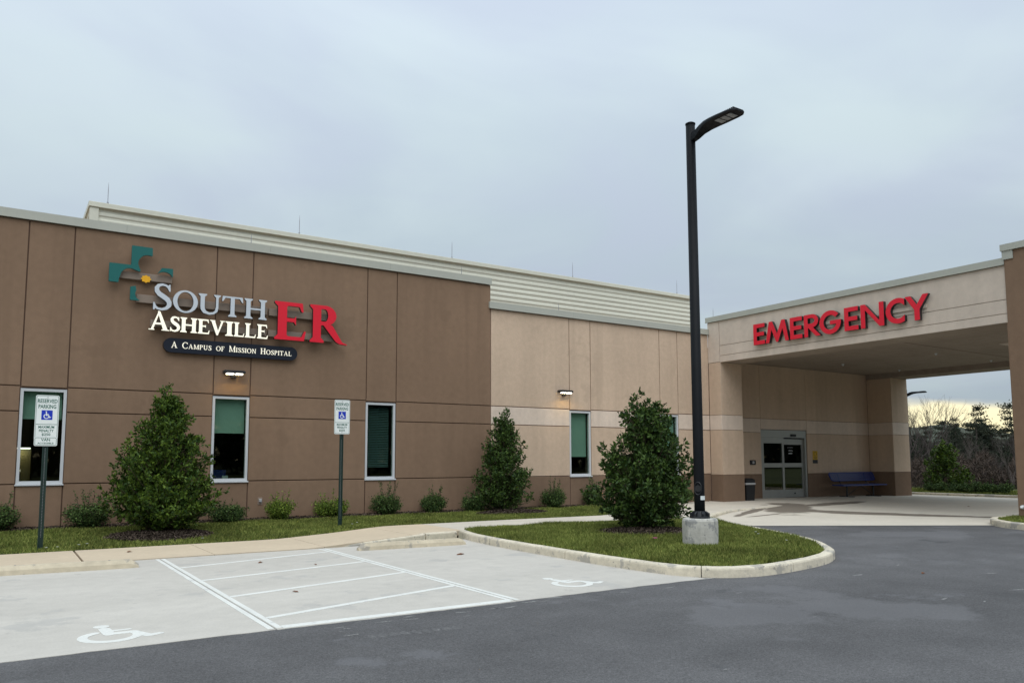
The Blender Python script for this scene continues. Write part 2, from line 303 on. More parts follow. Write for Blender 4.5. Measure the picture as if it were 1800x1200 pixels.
# ------------------------------------------------------------------ 2-D shapes (letters, symbols): drawn as a field, contoured, extruded
def contour_loops(f, thr=0.5):
    H, W = f.shape; seg = {}; pos = {}
    def ip(a, b, fa, fb):
        if a > b: a, b, fa, fb = b, a, fb, fa
        k = (int(a[0]), int(a[1]), int(b[0]), int(b[1])); t = (thr-fa)/(fb-fa); pos[k] = (a[0]+(b[0]-a[0])*t, a[1]+(b[1]-a[1])*t); return k
    ins = f > thr
    code = ins[:-1, :-1]*1 + ins[:-1, 1:]*2 + ins[1:, 1:]*4 + ins[1:, :-1]*8
    table = {1: [(3, 0)], 2: [(0, 1)], 3: [(3, 1)], 4: [(1, 2)], 5: [(3, 0), (1, 2)], 6: [(0, 2)], 7: [(3, 2)], 8: [(2, 3)], 9: [(2, 0)], 10: [(0, 1), (2, 3)], 11: [(2, 1)], 12: [(1, 3)], 13: [(1, 0)], 14: [(0, 3)]}
    for y, x in zip(*np.nonzero((code > 0) & (code < 15))):
        c = [(x, y), (x+1, y), (x+1, y+1), (x, y+1)]; v = [f[y, x], f[y, x+1], f[y+1, x+1], f[y+1, x]]
        e = lambda i: ip(c[i], c[(i+1) % 4], v[i], v[(i+1) % 4])
        for a, b in table[int(code[y, x])]: seg[e(a)] = e(b)
    loops = []
    while seg:
        s0 = next(iter(seg)); cur = s0; L = []
        while cur in seg: L.append(cur); cur = seg.pop(cur)
        if len(L) > 6: loops.append([pos[q] for q in L])
    return loops
def simplify(L, tol):
    L = [np.array(p) for p in L]; out = []; n = len(L); i = 0; out.append(L[0])
    while i < n-1:
        j = i+1
        while j+1 < n and j-i < 40:
            a, b = L[i], L[j+1]; d = b-a; ln = np.hypot(*d)+1e-9
            if max(abs(d[0]*(q[1]-a[1])-d[1]*(q[0]-a[0]))/ln for q in L[i+1:j+1]) > tol: break
            j += 1
        i = j; out.append(L[i])
    return out
def raster(ops, w, h, N=110, pad=6):
    """ops in units (y up); returns loops in the same units"""
    s = N/h; W, H = int(w*s)+2*pad, N+2*pad; ss = 2
    X, Y = np.meshgrid((np.arange(W*ss)/ss - pad + 0.25)/s, (np.arange(H*ss)/ss - pad + 0.25)/s); P = np.stack([X.ravel(), Y.ravel()], 1)
    f = np.zeros(len(P), bool)
    for op in ops:
        k = op[0]; neg = k[0] == '-'; k = k.lstrip('-')
        if k == 'p': g = inside(P, op[1])
        elif k == 'e': g = ((P[:, 0]-op[1])/op[3])**2 + ((P[:, 1]-op[2])/op[4])**2 < 1
        elif k == 's':
            pts = np.array(op[1], float); rr = np.array(op[2] if hasattr(op[2], '__len__') else [op[2]]*len(pts), float); g = np.zeros(len(P), bool)
            for a, b, ra, rb in zip(pts[:-1], pts[1:], rr[:-1], rr[1:]):
                d = b-a; t = np.clip(((P-a)@d)/(d@d+1e-12), 0, 1); q = P-a-t[:, None]*d; g |= np.hypot(q[:, 0], q[:, 1]) < ra+(rb-ra)*t
        f = f & ~g if neg else f | g
    f = f.reshape(H*ss, W*ss).astype(float).reshape(H, ss, W, ss).mean((1, 3))
    for _ in range(1):
        f = np.pad(f, 1); f = (f[:-2, 1:-1]+f[2:, 1:-1]+f[1:-1, :-2]+f[1:-1, 2:]+2*f[1:-1, 1:-1])/6
    return [[((p[0]-pad+0.5)/s, (p[1]-pad+0.5)/s) for p in simplify(L, 0.22)] for L in contour_loops(f)]
def flat_mesh(name, loops, depth, mats, M4, bevel=0.0):
    """extrude 2-D loops (local x,y; z towards the viewer from 0 to depth) and place by matrix M4; material 0 front, 1 sides/back"""
    cu = bpy.data.curves.new(name, 'CURVE'); cu.dimensions = '2D'; cu.fill_mode = 'BOTH'; cu.extrude = depth/2
    for L in loops:
        sp = cu.splines.new('POLY'); sp.points.add(len(L)-1); sp.use_cyclic_u = True
        for i, p in enumerate(L): sp.points[i].co = (p[0], p[1], 0, 1)
    o = bpy.data.objects.new(name, cu); COL.objects.link(o); me = bpy.data.meshes.new_from_object(o.evaluated_get(bpy.context.evaluated_depsgraph_get()))
    bpy.data.objects.remove(o); bpy.data.curves.remove(cu); me.name = name; me.materials.clear()
    for x in mats: me.materials.append(M[x])
    me.transform(Matrix.Translation((0, 0, depth/2)))
    if len(mats) > 1:
        me.polygons.foreach_set('material_index', [0 if p.normal.z > 0.5 else 1 for p in me.polygons])
    me.transform(M4); me.update(); return me
def frame(o, u, v, n):
    o, u, v, n = map(Vector, (o, u, v, n)); return Matrix(((u.x, v.x, n.x, o.x), (u.y, v.y, n.y, o.y), (u.z, v.z, n.z, o.z), (0, 0, 0, 1)))
def rect(x0, x1, y0, y1): return ('p', [(x0, y0), (x1, y0), (x1, y1), (x0, y1)])
# serif capitals on a height of 1
def stem(x, w, y0=0.0, y1=1.0, b=True, t=True, e=0.075):
    r = [rect(x-w/2, x+w/2, y0, y1)]
    if b: r.append(('p', [(x-w/2-e, 0), (x+w/2+e, 0), (x+w/2+e, 0.05), (x+w/2, 0.13), (x-w/2, 0.13), (x-w/2-e, 0.05)]))
    if t: r.append(('p', [(x-w/2-e, 1), (x+w/2+e, 1), (x+w/2+e, 0.95), (x+w/2, 0.87), (x-w/2, 0.87), (x-w/2-e, 0.95)]))
    return r
def serif(ch, w=0.145):
    th = w*0.52
    if ch == 'I': return stem(0.15, w), 0.30
    if ch == 'H': return stem(0.16, w)+stem(0.68, w)+[rect(0.16, 0.68, 0.46, 0.46+th)], 0.84
    if ch == 'L': return stem(0.16, w)+[rect(0.16, 0.6, 0, th), ('p', [(0.5, 0), (0.62, 0), (0.66, 0.26), (0.62, 0.26), (0.57, th)])], 0.66
    if ch in 'EF':
        r = stem(0.16, w)+[rect(0.16, 0.56, 1-th, 1), ('p', [(0.48, 1), (0.60, 1), (0.62, 0.76), (0.58, 0.76), (0.53, 1-th)]), rect(0.16, 0.44, 0.48, 0.48+th), ('p', [(0.40, 0.50), (0.46, 0.38), (0.46, 0.66), (0.40, 0.54)])]
        if ch == 'E': r += [rect(0.16, 0.6, 0, th), ('p', [(0.5, 0), (0.64, 0), (0.68, 0.26), (0.64, 0.26), (0.58, th)])]
        return r, 0.70 if ch == 'E' else 0.64
    if ch == 'T': return stem(0.38, w, t=False)+[rect(0.03, 0.73, 1-th, 1), ('p', [(0, 0.74), (0.04, 0.74), (0.12, 1-th), (0.12, 1), (0.02, 1)]), ('p', [(0.76, 0.74), (0.72, 0.74), (0.64, 1-th), (0.64, 1), (0.74, 1)])], 0.76
    if ch == 'O': return [('e', 0.46, 0.5, 0.46, 0.52), ('-e', 0.46, 0.5, 0.46-w*1.08, 0.52-w*0.5)], 0.92
    if ch == 'U': return stem(0.16, w, 0.36, 1, b=False)+stem(0.68, w*0.62, 0.36, 1, b=False)+[('s', [(0.16, 0.40), (0.17, 0.26), (0.24, 0.12), (0.40, 0.055), (0.55, 0.09), (0.65, 0.2), (0.68, 0.40)], [w/2, w/2, w*.46, w*.38, w*.32, w*.31, w*.31])], 0.84
    if ch == 'V': return [('p', [(0.06, 1), (0.06+w*1.1, 1), (0.44+w*0.3, 0.16), (0.40+w*0.12, -0.02), (0.38, -0.02)]), ('p', [(0.38, -0.02), (0.46, -0.02), (0.76, 1), (0.76-w*0.58, 1)]), rect(0, 0.30, 0.95, 1), rect(0.56, 0.84, 0.95, 1)], 0.84
    if ch == 'A': return [('p', [(0.06, 0), (0.06+w*0.58, 0), (0.46, 1.0), (0.40, 1.02)]), ('p', [(0.72-w*0.5, 0), (0.72+w*0.6, 0), (0.46, 1.02), (0.36, 1.02), (0.38, 0.90)]), rect(0.2, 0.6, 0.30, 0.30+th), rect(-0.02, 0.24, 0, 0.05), rect(0.54, 0.90, 0, 0.05)], 0.88
    if ch in 'RP':
        r = stem(0.16, w)+[('e', 0.36, 0.735, 0.265, 0.265), ('-e', 0.35, 0.735, 0.265-w, 0.265-th), rect(0.16, 0.36, 1-th, 1), rect(0.16, 0.36, 0.47, 0.47+th), ('-p', [(0.16+w/2, 0.47+th), (0.36, 0.47+th), (0.36, 1-th), (0.16+w/2, 1-th)])]
        if ch == 'R': r += [('p', [(0.30, 0.49), (0.30+w*1.2, 0.49), (0.78, 0.05), (0.90, 0.0), (0.90, -0.02), (0.70, 0.0), (0.62, 0.05)])]
        return r, 0.90 if ch == 'R' else 0.66
    if ch == 'N': return stem(0.15, w*0.6, t=False)+stem(0.72, w*0.6, b=False)+[('p', [(0.03, 1), (0.03+w*1.3, 1), (0.75, 0.0), (0.75, -0.02), (0.68, -0.02)]), rect(0.03, 0.2, 0.95, 1)], 0.86
    if ch == 'M': return stem(0.13, w*0.6, t=False)+stem(0.86, w, t=False)+[('p', [(0.08, 1), (0.08+w, 1), (0.54, 0.1), (0.50, 0.0), (0.46, 0.0)]), ('p', [(0.50, 0.0), (0.54, 0.16), (0.82, 1), (0.9, 1), (0.86, 0.8)]), rect(0.04, 0.18, 0.95, 1), rect(0.8, 0.98, 0.95, 1)], 1.0
    if ch == 'C': return [('e', 0.46, 0.5, 0.46, 0.52), ('-e', 0.47, 0.5, 0.46-w*1.0, 0.52-w*0.5), ('-p', [(0.62, 0.16), (1.0, 0.22), (1.0, 0.78), (0.62, 0.84)]), ('p', [(0.72, 0.96), (0.77, 0.98), (0.78, 0.70), (0.73, 0.70), (0.66, 0.90)]), ('p', [(0.60, 0.08), (0.76, 0.15), (0.82, 0.26), (0.78, 0.27), (0.66, 0.14)])], 0.84
    if ch == 'S':
        sp = [(0.50, 0.86), (0.42, 0.94), (0.30, 0.965), (0.18, 0.92), (0.125, 0.82), (0.14, 0.70), (0.22, 0.60), (0.34, 0.52), (0.46, 0.43), (0.53, 0.32), (0.53, 0.20), (0.45, 0.09), (0.31, 0.035), (0.17, 0.055), (0.08, 0.14)]
        return [('s', sp, [w*k for k in (.22, .26, .29, .36, .44, .50, .56, .60, .57, .50, .45, .36, .29, .26, .22)]), ('p', [(0.50, 0.98), (0.55, 0.99), (0.56, 0.72), (0.52, 0.72), (0.46, 0.86)]), ('p', [(0.03, 0.28), (0.07, 0.28), (0.14, 0.12), (0.07, 0.0), (0.03, 0.01)])], 0.60
# heavy sans capitals on a height of 1
def sans(ch):
    w = 0.2; b = 0.185
    if ch == 'E': return [rect(0, w, 0, 1), rect(0, .66, 1-b, 1), rect(0, .62, .41, .41+b), rect(0, .66, 0, b)], 0.66
    if ch == 'M': return [('p', [(0, 0), (.19, 0), (.33, .62), (.58, 0), (.68, 0), (.93, .62), (1.07, 0), (1.26, 0), (1.06, 1), (.88, 1), (.63, .38), (.38, 1), (.2, 1)])], 1.26
    if ch == 'R': return [rect(0, w, 0, 1), ('e', .40, .70, .34, .30), rect(0, .42, .40, 1), ('-e', .38, .71, .17, .125), ('-p', [(.2, .585), (.38, .585), (.38, .835), (.2, .835)]), ('p', [(.18, .44), (.42, .44), (.84, 0), (.59, 0)])], 0.84
    if ch == 'G': return [('e', .53, .5, .53, .52), ('-e', .53, .5, .325, .32), ('-p', [(.53, .5), (1.2, 1.02), (1.2, .54), (.6, .54)]), ('p', [(.52, .40), (.52, .57), (1.05, .57), (1.05, .40)]), ('-p', [(1.06, .0), (1.3, 0), (1.3, .6), (1.06, .6)])], 1.06
    if ch == 'N': return [rect(0, w, 0, 1), rect(.82, 1.02, 0, 1), ('p', [(0, 1), (.20, 1), (1.02, 0), (.82, 0)])], 1.02
    if ch == 'C': return [('e', .53, .5, .53, .52), ('-e', .53, .5, .325, .32), ('-p', [(.80, -.2), (1.3, -.2), (1.3, 1.2), (.80, 1.2)]), ('-p', [(.55, .5), (.9, .78), (.9, .22)])], 0.80
    if ch == 'Y': return [('p', [(0, 1), (.24, 1), (.49, .62), (.74, 1), (.98, 1), (.60, .43), (.60, 0), (.38, 0), (.38, .43)])], 0.98
def wheelchair():
    """accessibility figure on a unit square"""
    arc = [(.40 + .27*math.cos(rad(a)), .33 + .27*math.sin(rad(a))) for a in range(118, 372, 10)]
    return [('e', .37, .915, .085, .085), ('s', arc, .05), ('s', [(.385, .76), (.40, .44)], [.062, .058]), ('s', [(.40, .46), (.64, .46), (.76, .17), (.88, .22)], [.055, .055, .05, .042]), ('s', [(.41, .62), (.61, .62)], .038)]

# =================================================================== GROUND
big = MB().box(-700, 700, -700, 700, -0.5, -0.07).obj('ground', 'ground'); tag(big, kind='structure')
asp = MB()
asp.add([(x, y, -0.004) for x, y in ((-70, -22), (33.9, -22), (33.9, 13.0), (16.0, 13.0), (7.6, 13.0), (-70, 13.0))], [(0, 1, 2, 3, 4, 5)])
tag(asp.obj('asphalt', 'asphalt'), kind='structure')

# ---- parking bay: concrete slabs with painted markings
rng = np.random.default_rng(5)
bay = MB().box(-24, 7.9, 7.35, 13.30, -0.06, -0.012).obj('parking_bay', 'groove'); tag(bay, kind='structure')
KO = crom([(7.80, 13.92), (7.56, 13.0), (7.42, 11.5), (7.38, 9.82), (7.39, 8.71), (7.50, 7.67), (7.74, 7.25), (8.05, 7.03), (8.53, 6.93), (9.27, 7.0), (10.07, 7.17), (10.66, 7.42), (11.12, 7.74), (12.05, 8.72), (12.78, 9.95), (13.3, 11.05), (13.95, 12.25), (14.5, 13.15), (15.0, 13.84)], 6)
def kx(y):
    L = KO[:34]; i = np.argsort(L[:, 1]); return float(np.interp(y, L[i, 1], L[i, 0]))
xb = [-24, -18.6, -15.9, -10.5, -7.8, -3.2, 2.17, 4.755]
for i, x0 in enumerate(xb):
    x1 = xb[i+1] if i+1 < len(xb) else None; e = 8.18 if x1 is None else x1-0.004
    xs = np.linspace(x0+0.004, e, max(2, int((e-x0)/0.12)))
    front = [(x, 7.19 + 0.014*math.sin(x*1.3) + rng.uniform(-.010, .010)) for x in xs]
    back = [(e, 13.36), (x0+.004, 13.36)] if x1 is not None else [(kx(y)+0.06, y) for y in np.linspace(7.2, 13.36, 14)] + [(x0+.004, 13.36)]
    MB().prism(front+back, -0.05, 0.0).obj('concrete_slab', 'concrete', bay)
def painted(pts): MB().prism(pts, 0.0005, 0.004).obj('painted_line', 'paint', bay)
def pline(x0, y0, x1, y1, w):
    d = Vector((x1-x0, y1-y0)).normalized(); n = Vector((-d.y, d.x))*w/2; k = max(2, int(math.hypot(x1-x0, y1-y0)/.25)); P = [Vector((x0, y0)).lerp(Vector((x1, y1)), i/k) for i in range(k+1)]
    painted([tuple(p+n*(1+rng.uniform(-.07, .07))) for p in P] + [tuple(p-n*(1+rng.uniform(-.07, .07))) for p in reversed(P)])
for xc in (2.17, 4.755, -3.2, -7.8, -10.5):
    pline(xc-.040, 7.24, xc-.040, 13.30, .056); pline(xc+.040, 7.24, xc+.040, 13.30, .056)
for k, (a, b) in enumerate(((12.05, 12.80), (10.62, 11.25), (9.18, 9.86), (7.76, 8.48))):
    pline(2.24, a, 4.685, b, .085); pline(-7.68, a, -3.32, b+.5, .095)
pline(2.24, 7.275, 4.685, 7.255, .12); pline(-7.68, 7.275, -3.32, 7.27, .12)
WCH = raster(wheelchair(), 1.0, 1.0, 90)
for (x, y) in ((0.565, 7.44), (5.66, 7.54)):
    me = flat_mesh('wheelchair_symbol', WCH, 0.0035, ['paint'], frame((x, y, 0.0006), (.80, 0, 0), (0, .82, 0), (0, 0, 1)))
    link(bpy.data.objects.new('wheelchair_symbol', me), bay)

for k in range(34):                       # stray white paint left on the asphalt by the slab edge
    t_ = rng.random(); x = 2.6+4.9*rng.random() if k < 24 else rng.uniform(3, 12); y = 7.15-abs(rng.normal())*.22 if k < 24 else rng.uniform(4.0, 6.6); s = rng.uniform(.012, .05); a = rng.normal()*.25
    MB().add([(x+math.cos(a)*s*2.2*math.cos(q)*(1+.35*math.sin(3*q+k)), y+s*.45*math.sin(q)*(1+.3*math.cos(2*q+k))+math.sin(a)*s*2*math.cos(q), -.0025) for q in np.linspace(0, 6.283, 12)[:-1]], [tuple(range(11))]).obj('paint_fleck', 'fleck', bpy.data.objects['asphalt'])

for k in range(9):                        # faint tread prints left by a wheel
    x, y = 2.78+.098*k, 6.47-.012*k
    MB().add([(x+.045*math.cos(q)*(1+.3*math.sin(2*q+k)), y+.075*math.sin(q)*(1+.25*math.cos(3*q+k))+.3*.045*math.cos(q), -.003) for q in np.linspace(0, 6.283, 11)[:-1]], [tuple(range(10))]).obj('tread_print', 'tread', bpy.data.objects['asphalt'])

# ---- walk along the building: slabs with open joints, rising from the flush ramp to full kerb height
SWF = interp([-24, 4.74, 5.2, 7.08, 7.85, 8.18, 10.6, 11.75, 13.2, 14.2, 15.0, 16.44, 18.24, 19.72, 20.5, 21.4], [13.37, 13.40, 13.50, 13.92, 14.02, 14.10, 14.18, 13.95, 13.6, 13.5, 13.95, 14.85, 15.62, 15.98, 16.15, 16.5])
SWB = interp([-24, 4.2, 4.9, 5.8, 6.8, 7.3, 10.4, 13.1, 14.4, 15.6, 16.4, 20.9], [15.33, 15.33, 15.40, 15.55, 15.88, 15.98, 15.98, 15.85, 16.3, 17.6, 19.28, 19.28])
def slabz(x, y):
    t = min(max((y-12.5)/5.0, 0), 1); t = t*t*(3-2*t); return 0.002 + 0.087*t*min(max(1-(x-22)/10*.8, 0.1), 1)
def SWZ(x, y):
    z = float(np.interp(x, [-24, 4.6, 7.0, 18, 20.5, 21.4], [.010, .010, .10, .10, .10, .09]))
    if x > 18: z = z + (slabz(x, y)+.006-z)*min(1, (x-18)/2.6)
    return z
walk = MB(); xs = np.arange(-24, 20.9, 0.35)
for a, b in zip(xs[:-1], xs[1:]): walk.add([(a, SWF(a)+.02, SWZ(a, SWF(a))-.03), (b, SWF(b)+.02, SWZ(b, SWF(b))-.03), (b, SWB(b)-.02, SWZ(b, SWB(b))-.03), (a, SWB(a)-.02, SWZ(a, SWB(a))-.03)], [(0, 1, 2, 3)])
walk = walk.obj('sidewalk', 'groove'); tag(walk, kind='structure')
cuts = list(np.arange(-23.5, 0.9, 1.9)) + [1.14, 3.0, 4.85, 6.75, 8.02, 9.9, 11.8, 13.6, 15.3, 17.1, 18.9, 20.9]
for a, b in zip(cuts[:-1], cuts[1:]):
    ga = 0.016 if abs(a-1.14) < .01 else 0.005; gb = 0.016 if abs(b-1.14) < .01 else 0.005
    n = max(3, int((b-a)/.22)); X = np.linspace(a+ga, b-gb, n); P = [(x, SWF(x)) for x in X]+[(x, SWB(x)) for x in X[::-1]]
    mb = MB(); k = n
    top = [(x, y, SWZ(x, y)) for x, y in P]; bot = [(x, y, SWZ(x, y)-.09) for x, y in P]; N = len(P)
    fs = [(i, i+1, N-2-i, N-1-i) for i in range(n-1)] + [(i, N+i, N+(i+1) % N, (i+1) % N) for i in range(N)]
    mb.add(top+bot, fs).obj('paving_slab', 'beige' if b < 8.1 else 'concrete2', walk)

# ---- canopy drive paving
dr = MB(); X = np.concatenate([np.linspace(14.3, 19.3, 11), np.linspace(19.9, 33.65, 18)]); NY = 14; lo = interp([14.3, 19.3, 19.9, 24, 36], [12.55, 9.24, 8.9, 8.0, 8.0])
hi = interp([14.3, 14.9, 15.0, 36], [13.0, 13.4, 19.9, 19.9])
V = [(x, lo(x)+(hi(x)-lo(x))*j/NY, slabz(x, lo(x)+(hi(x)-lo(x))*j/NY)) for x in X for j in range(NY+1)]
dr.add(V, [(i*(NY+1)+j, (i+1)*(NY+1)+j, (i+1)*(NY+1)+j+1, i*(NY+1)+j+1) for i in range(len(X)-1) for j in range(NY)])
tag(dr.obj('canopy_paving', 'slab', smooth=True), kind='structure')

# ---- kerbs
def kerb(parent, line, top, w=0.16, drop=0.20, base=None, side=-1, cap=True, name='kerb_section'):
    """one kerb stone along a polyline; top: height or function of index fraction; side: which side the body lies"""
    L = np.asarray(line, float); n = len(L); tg = np.gradient(L, axis=0); tg /= np.hypot(tg[:, 0], tg[:, 1])[:, None]; nr = np.stack([tg[:, 1], -tg[:, 0]], 1)*side
    mb = MB(); V = []
    for i in range(n):
        t = top(i/(n-1)) if callable(top) else top
        prof = ((0.0, t-drop), (0.004, t-.035), (0.012, t-.014), (0.035, t-.002), (w*.55, t+.001), (w-.02, t-.002), (w, t-.012), (w, t-drop))
        for d, z in prof: q = L[i]+nr[i]*d; V.append((q[0]+rng.uniform(-.0015, .0015), q[1]+rng.uniform(-.0015, .0015), z+rng.uniform(-.002, .002)))
    m = 8; F = [(i*m+j, (i+1)*m+j, (i+1)*m+j+1, i*m+j+1) for i in range(n-1) for j in range(m-1)]
    F += [tuple(range(m)), tuple(range((n-1)*m+m-1, (n-1)*m-1, -1))]
    if side > 0: F = [f[::-1] for f in F]
    o = mb.add(V, F).obj(name, 'kerb', parent, smooth=False); return o
def arc_split(L, marks, gap=.012):
    """split polyline at the points nearest to marks"""
    idx = [0]+[int(np.argmin(np.hypot(*(L-np.array(m)).T))) for m in marks]+[len(L)-1]; out = []
    for a, b in zip(idx[:-1], idx[1:]):
        S = L[a:b+1].copy()
        for e, f in ((0, 1), (-1, -2)):
            d = S[f]-S[e]; S[e] = S[e]+d/np.hypot(*d)*gap/2
        out.append(S)
    return out
isl_in = KO + 0
tg = np.gradient(KO, axis=0); tg /= np.hypot(tg[:, 0], tg[:, 1])[:, None]; isl_in = KO + np.stack([-tg[:, 1], tg[:, 0]], 1)*0.16
back = [(x, SWF(x)) for x in (14.8, 14.2, 13.2, 12.4, 11.75, 11.1, 10.6, 9.4, 8.5, 8.0)]
ISL = np.array([tuple(p) for p in isl_in if p[1] < SWF(p[0])-.02 and p[0] > 7.4] + back)
cI = np.array([10.3, 10.6])
def isl_z(P):
    d = np.min(np.hypot(P[:, None, 0]-ISL[None, :, 0], P[:, None, 1]-ISL[None, :, 1]), 1); return .105 + .05*(1-np.exp(-d/1.0))
def soil_patch(name, poly, zfun, n=28):
    poly = np.asarray(poly); x0, y0 = poly.min(0); x1, y1 = poly.max(0)
    b = bmesh.new(); vs = [b.verts.new((p[0], p[1], 0)) for p in poly]; b.faces.new(vs)
    for i in range(1, n):
        for ax in (0, 1):
            c = Vector((x0+(x1-x0)*i/n, y0+(y1-y0)*i/n, 0)); no = Vector((1, 0, 0)) if ax == 0 else Vector((0, 1, 0))
            bmesh.ops.bisect_plane(b, geom=b.verts[:]+b.edges[:]+b.faces[:], plane_co=c, plane_no=no)
    z = zfun(np.array([v.co[:2] for v in b.verts]))
    for v, q in zip(b.verts, z): v.co.z = q
    bmesh.ops.recalc_face_normals(b, faces=b.faces[:])
    me = bpy.data.meshes.new(name); b.to_mesh(me); b.free()
    if me.polygons and sum(p.normal.z for p in me.polygons) < 0: me.flip_normals()
    me.materials.append(M['soil']); return link(bpy.data.objects.new(name, me))
island = tag(soil_patch('lawn_island', ISL, isl_z), kind='structure')
kl = KO
for S in arc_split(kl, [(7.38, 9.9), (7.72, 7.28), (9.2, 6.99), (11.6, 8.25), (12.9, 10.2), (13.8, 12.0)]): kerb(island, S, .13, .16)
kerb(walk, crom([(5.02, 13.47), (5.7, 13.58), (6.4, 13.73), (7.03, 13.86)], 4), lambda t: .012+.09*t, .13, .2)
kerb(walk, crom([(7.06, 13.87), (7.4, 13.91), (7.78, 13.93)], 3), .104, .13, .2)
for S in arc_split(crom([(15.0, 13.84), (15.7, 14.36), (16.44, 14.78), (17.3, 15.22), (18.24, 15.55), (19.0, 15.77), (19.72, 15.92), (20.5, 16.1)], 4), [(17.3, 15.22)]):
    kerb(walk, S, (lambda t, S=S: float(np.interp(S[0][0]+(S[-1][0]-S[0][0])*t, [15, 18, 20.5], [.128, .108, .07]))), .15, .2)
# small kerbed bed under the front pier
PI = crom([(24.5, 9.66), (20.6, 9.66), (19.75, 9.52), (19.15, 9.12), (18.72, 8.62), (18.5, 8.0), (18.45, 7.2), (18.7, 6.6), (19.4, 6.3), (24.5, 6.25)], 5)
tg = np.gradient(PI, axis=0); tg /= np.hypot(tg[:, 0], tg[:, 1])[:, None]; PIin = PI + np.stack([-tg[:, 1], tg[:, 0]], 1)*.17
pbed = tag(soil_patch('lawn_bed', PIin, lambda P: np.full(len(P), .12), 8), kind='structure')
for S in arc_split(PI, [(19.75, 9.52), (18.45, 7.2)]): kerb(pbed, S, .14, .16)

# ---- planting strip between walk and wall
def strip_z(P): return np.interp(P[:, 1], [15.3, 16.2, 18.6, 19.3], [.0, .05, .125, .145]) + np.interp(P[:, 0], [-24, 4.6, 7.0], [.0, .0, .05])*np.interp(P[:, 1], [15.3, 18], [1, 0])
STRIP = [(x, SWB(x)-.01) for x in np.concatenate([np.arange(-24, 4, 3.0), np.arange(4, 16.4, .5)])] + [(16.38, 19.26), (16.38, 19.335), (-24, 19.335)]
strip = tag(soil_patch('planting_strip', STRIP, strip_z, 30), kind='structure')

# =================================================================== BUILDING
bld = empty('hospital_building', (0, 19.3, 0))
tag(bld, 'single-storey brown and tan stucco emergency building with drive-through entrance canopy', 'building')
bld_inv = Matrix.Translation((0, -19.3, 0))
def B(o):
    o.parent = bld; o.matrix_parent_inverse = bld_inv; return o
WY = 19.30; Z0, ZS, ZB, ZT, ZD, ZL = .10, 1.042, 2.562, 3.095, 6.65, 5.953
G = .012
def panels(parent, o, u, n, cols, rows, mats, depth=.024, skip=()):
    for i, (a0, a1) in enumerate(cols):
        for j, (b0, b1) in enumerate(rows):
            if (i, j) in skip: continue
            mb = MB(); plane_piece(mb, o, u, (0, 0, 1), n, a0+G, a1-G, b0+G, b1-G, depth)
            ob = mb.obj('wall_panel', mats[j], parent)
# dark wing: bays and window columns
PIT = 3.856; wins = [0.313+PIT*k for k in (-3, -2, -1, 0, 1, 2)]; WW = 0.858
wall_d = MB(); edges = [-14.0]
for w in wins: edges += [w, w+WW]
edges += [11.865]
for i, (a, b) in enumerate(zip(edges[:-1], edges[1:])):
    if i % 2: wall_d.box(a, b, WY+.025, WY+.30, -.1, 1.015).box(a, b, WY+.025, WY+.30, 3.06, ZD)
    else: wall_d.box(a, b, WY+.025, WY+.30, -.1, ZD)
wall_d = B(wall_d.obj('brown_wall', 'groove'))
for i, (a, b) in enumerate(zip(edges[:-1], edges[1:])):
    if i % 2: panels(wall_d, (0, WY, 0), (1, 0, 0), (0, -1, 0), [(a, b)], [(-.05, 1.015), (3.075, ZD)], ['dark', 'dark'])
    else: panels(wall_d, (0, WY, 0), (1, 0, 0), (0, -1, 0), [(a, b if i < 12 else b+.012)], [(-.05, ZS), (ZS, ZB), (ZB, ZT), (ZT, ZD)], ['dark']*4)
# tan wing
winl = [14.752, 18.585]; wl_w = .842
edl = [11.877, 14.752, 15.594, 18.585, 19.427, 20.955]
wall_l = MB()
for i, (a, b) in enumerate(zip(edl[:-1], edl[1:])):
    if i % 2: wall_l.box(a, b, WY+.03, WY+.305, -.1, 1.015).box(a, b, WY+.03, WY+.305, 3.06, ZL)
    else: wall_l.box(a, b, WY+.03, WY+.305, -.1, ZL)
wall_l = B(wall_l.obj('tan_wall', 'groove_tan'))
for i, (a, b) in enumerate(zip(edl[:-1], edl[1:])):
    if i == 4: b += .004
    if i == 0: a += .004
    if i % 2: panels(wall_l, (0, WY+.006, 0), (1, 0, 0), (0, -1, 0), [(a, b)], [(-.05, 1.015), (3.075, ZL)], ['base', 'tan'])
    else: panels(wall_l, (0, WY+.006, 0), (1, 0, 0), (0, -1, 0), [(a, b)], [(-.05, ZS), (ZS, ZB), (ZB, ZT), (ZT, ZL)], ['base', 'tan', 'band', 'tan'])
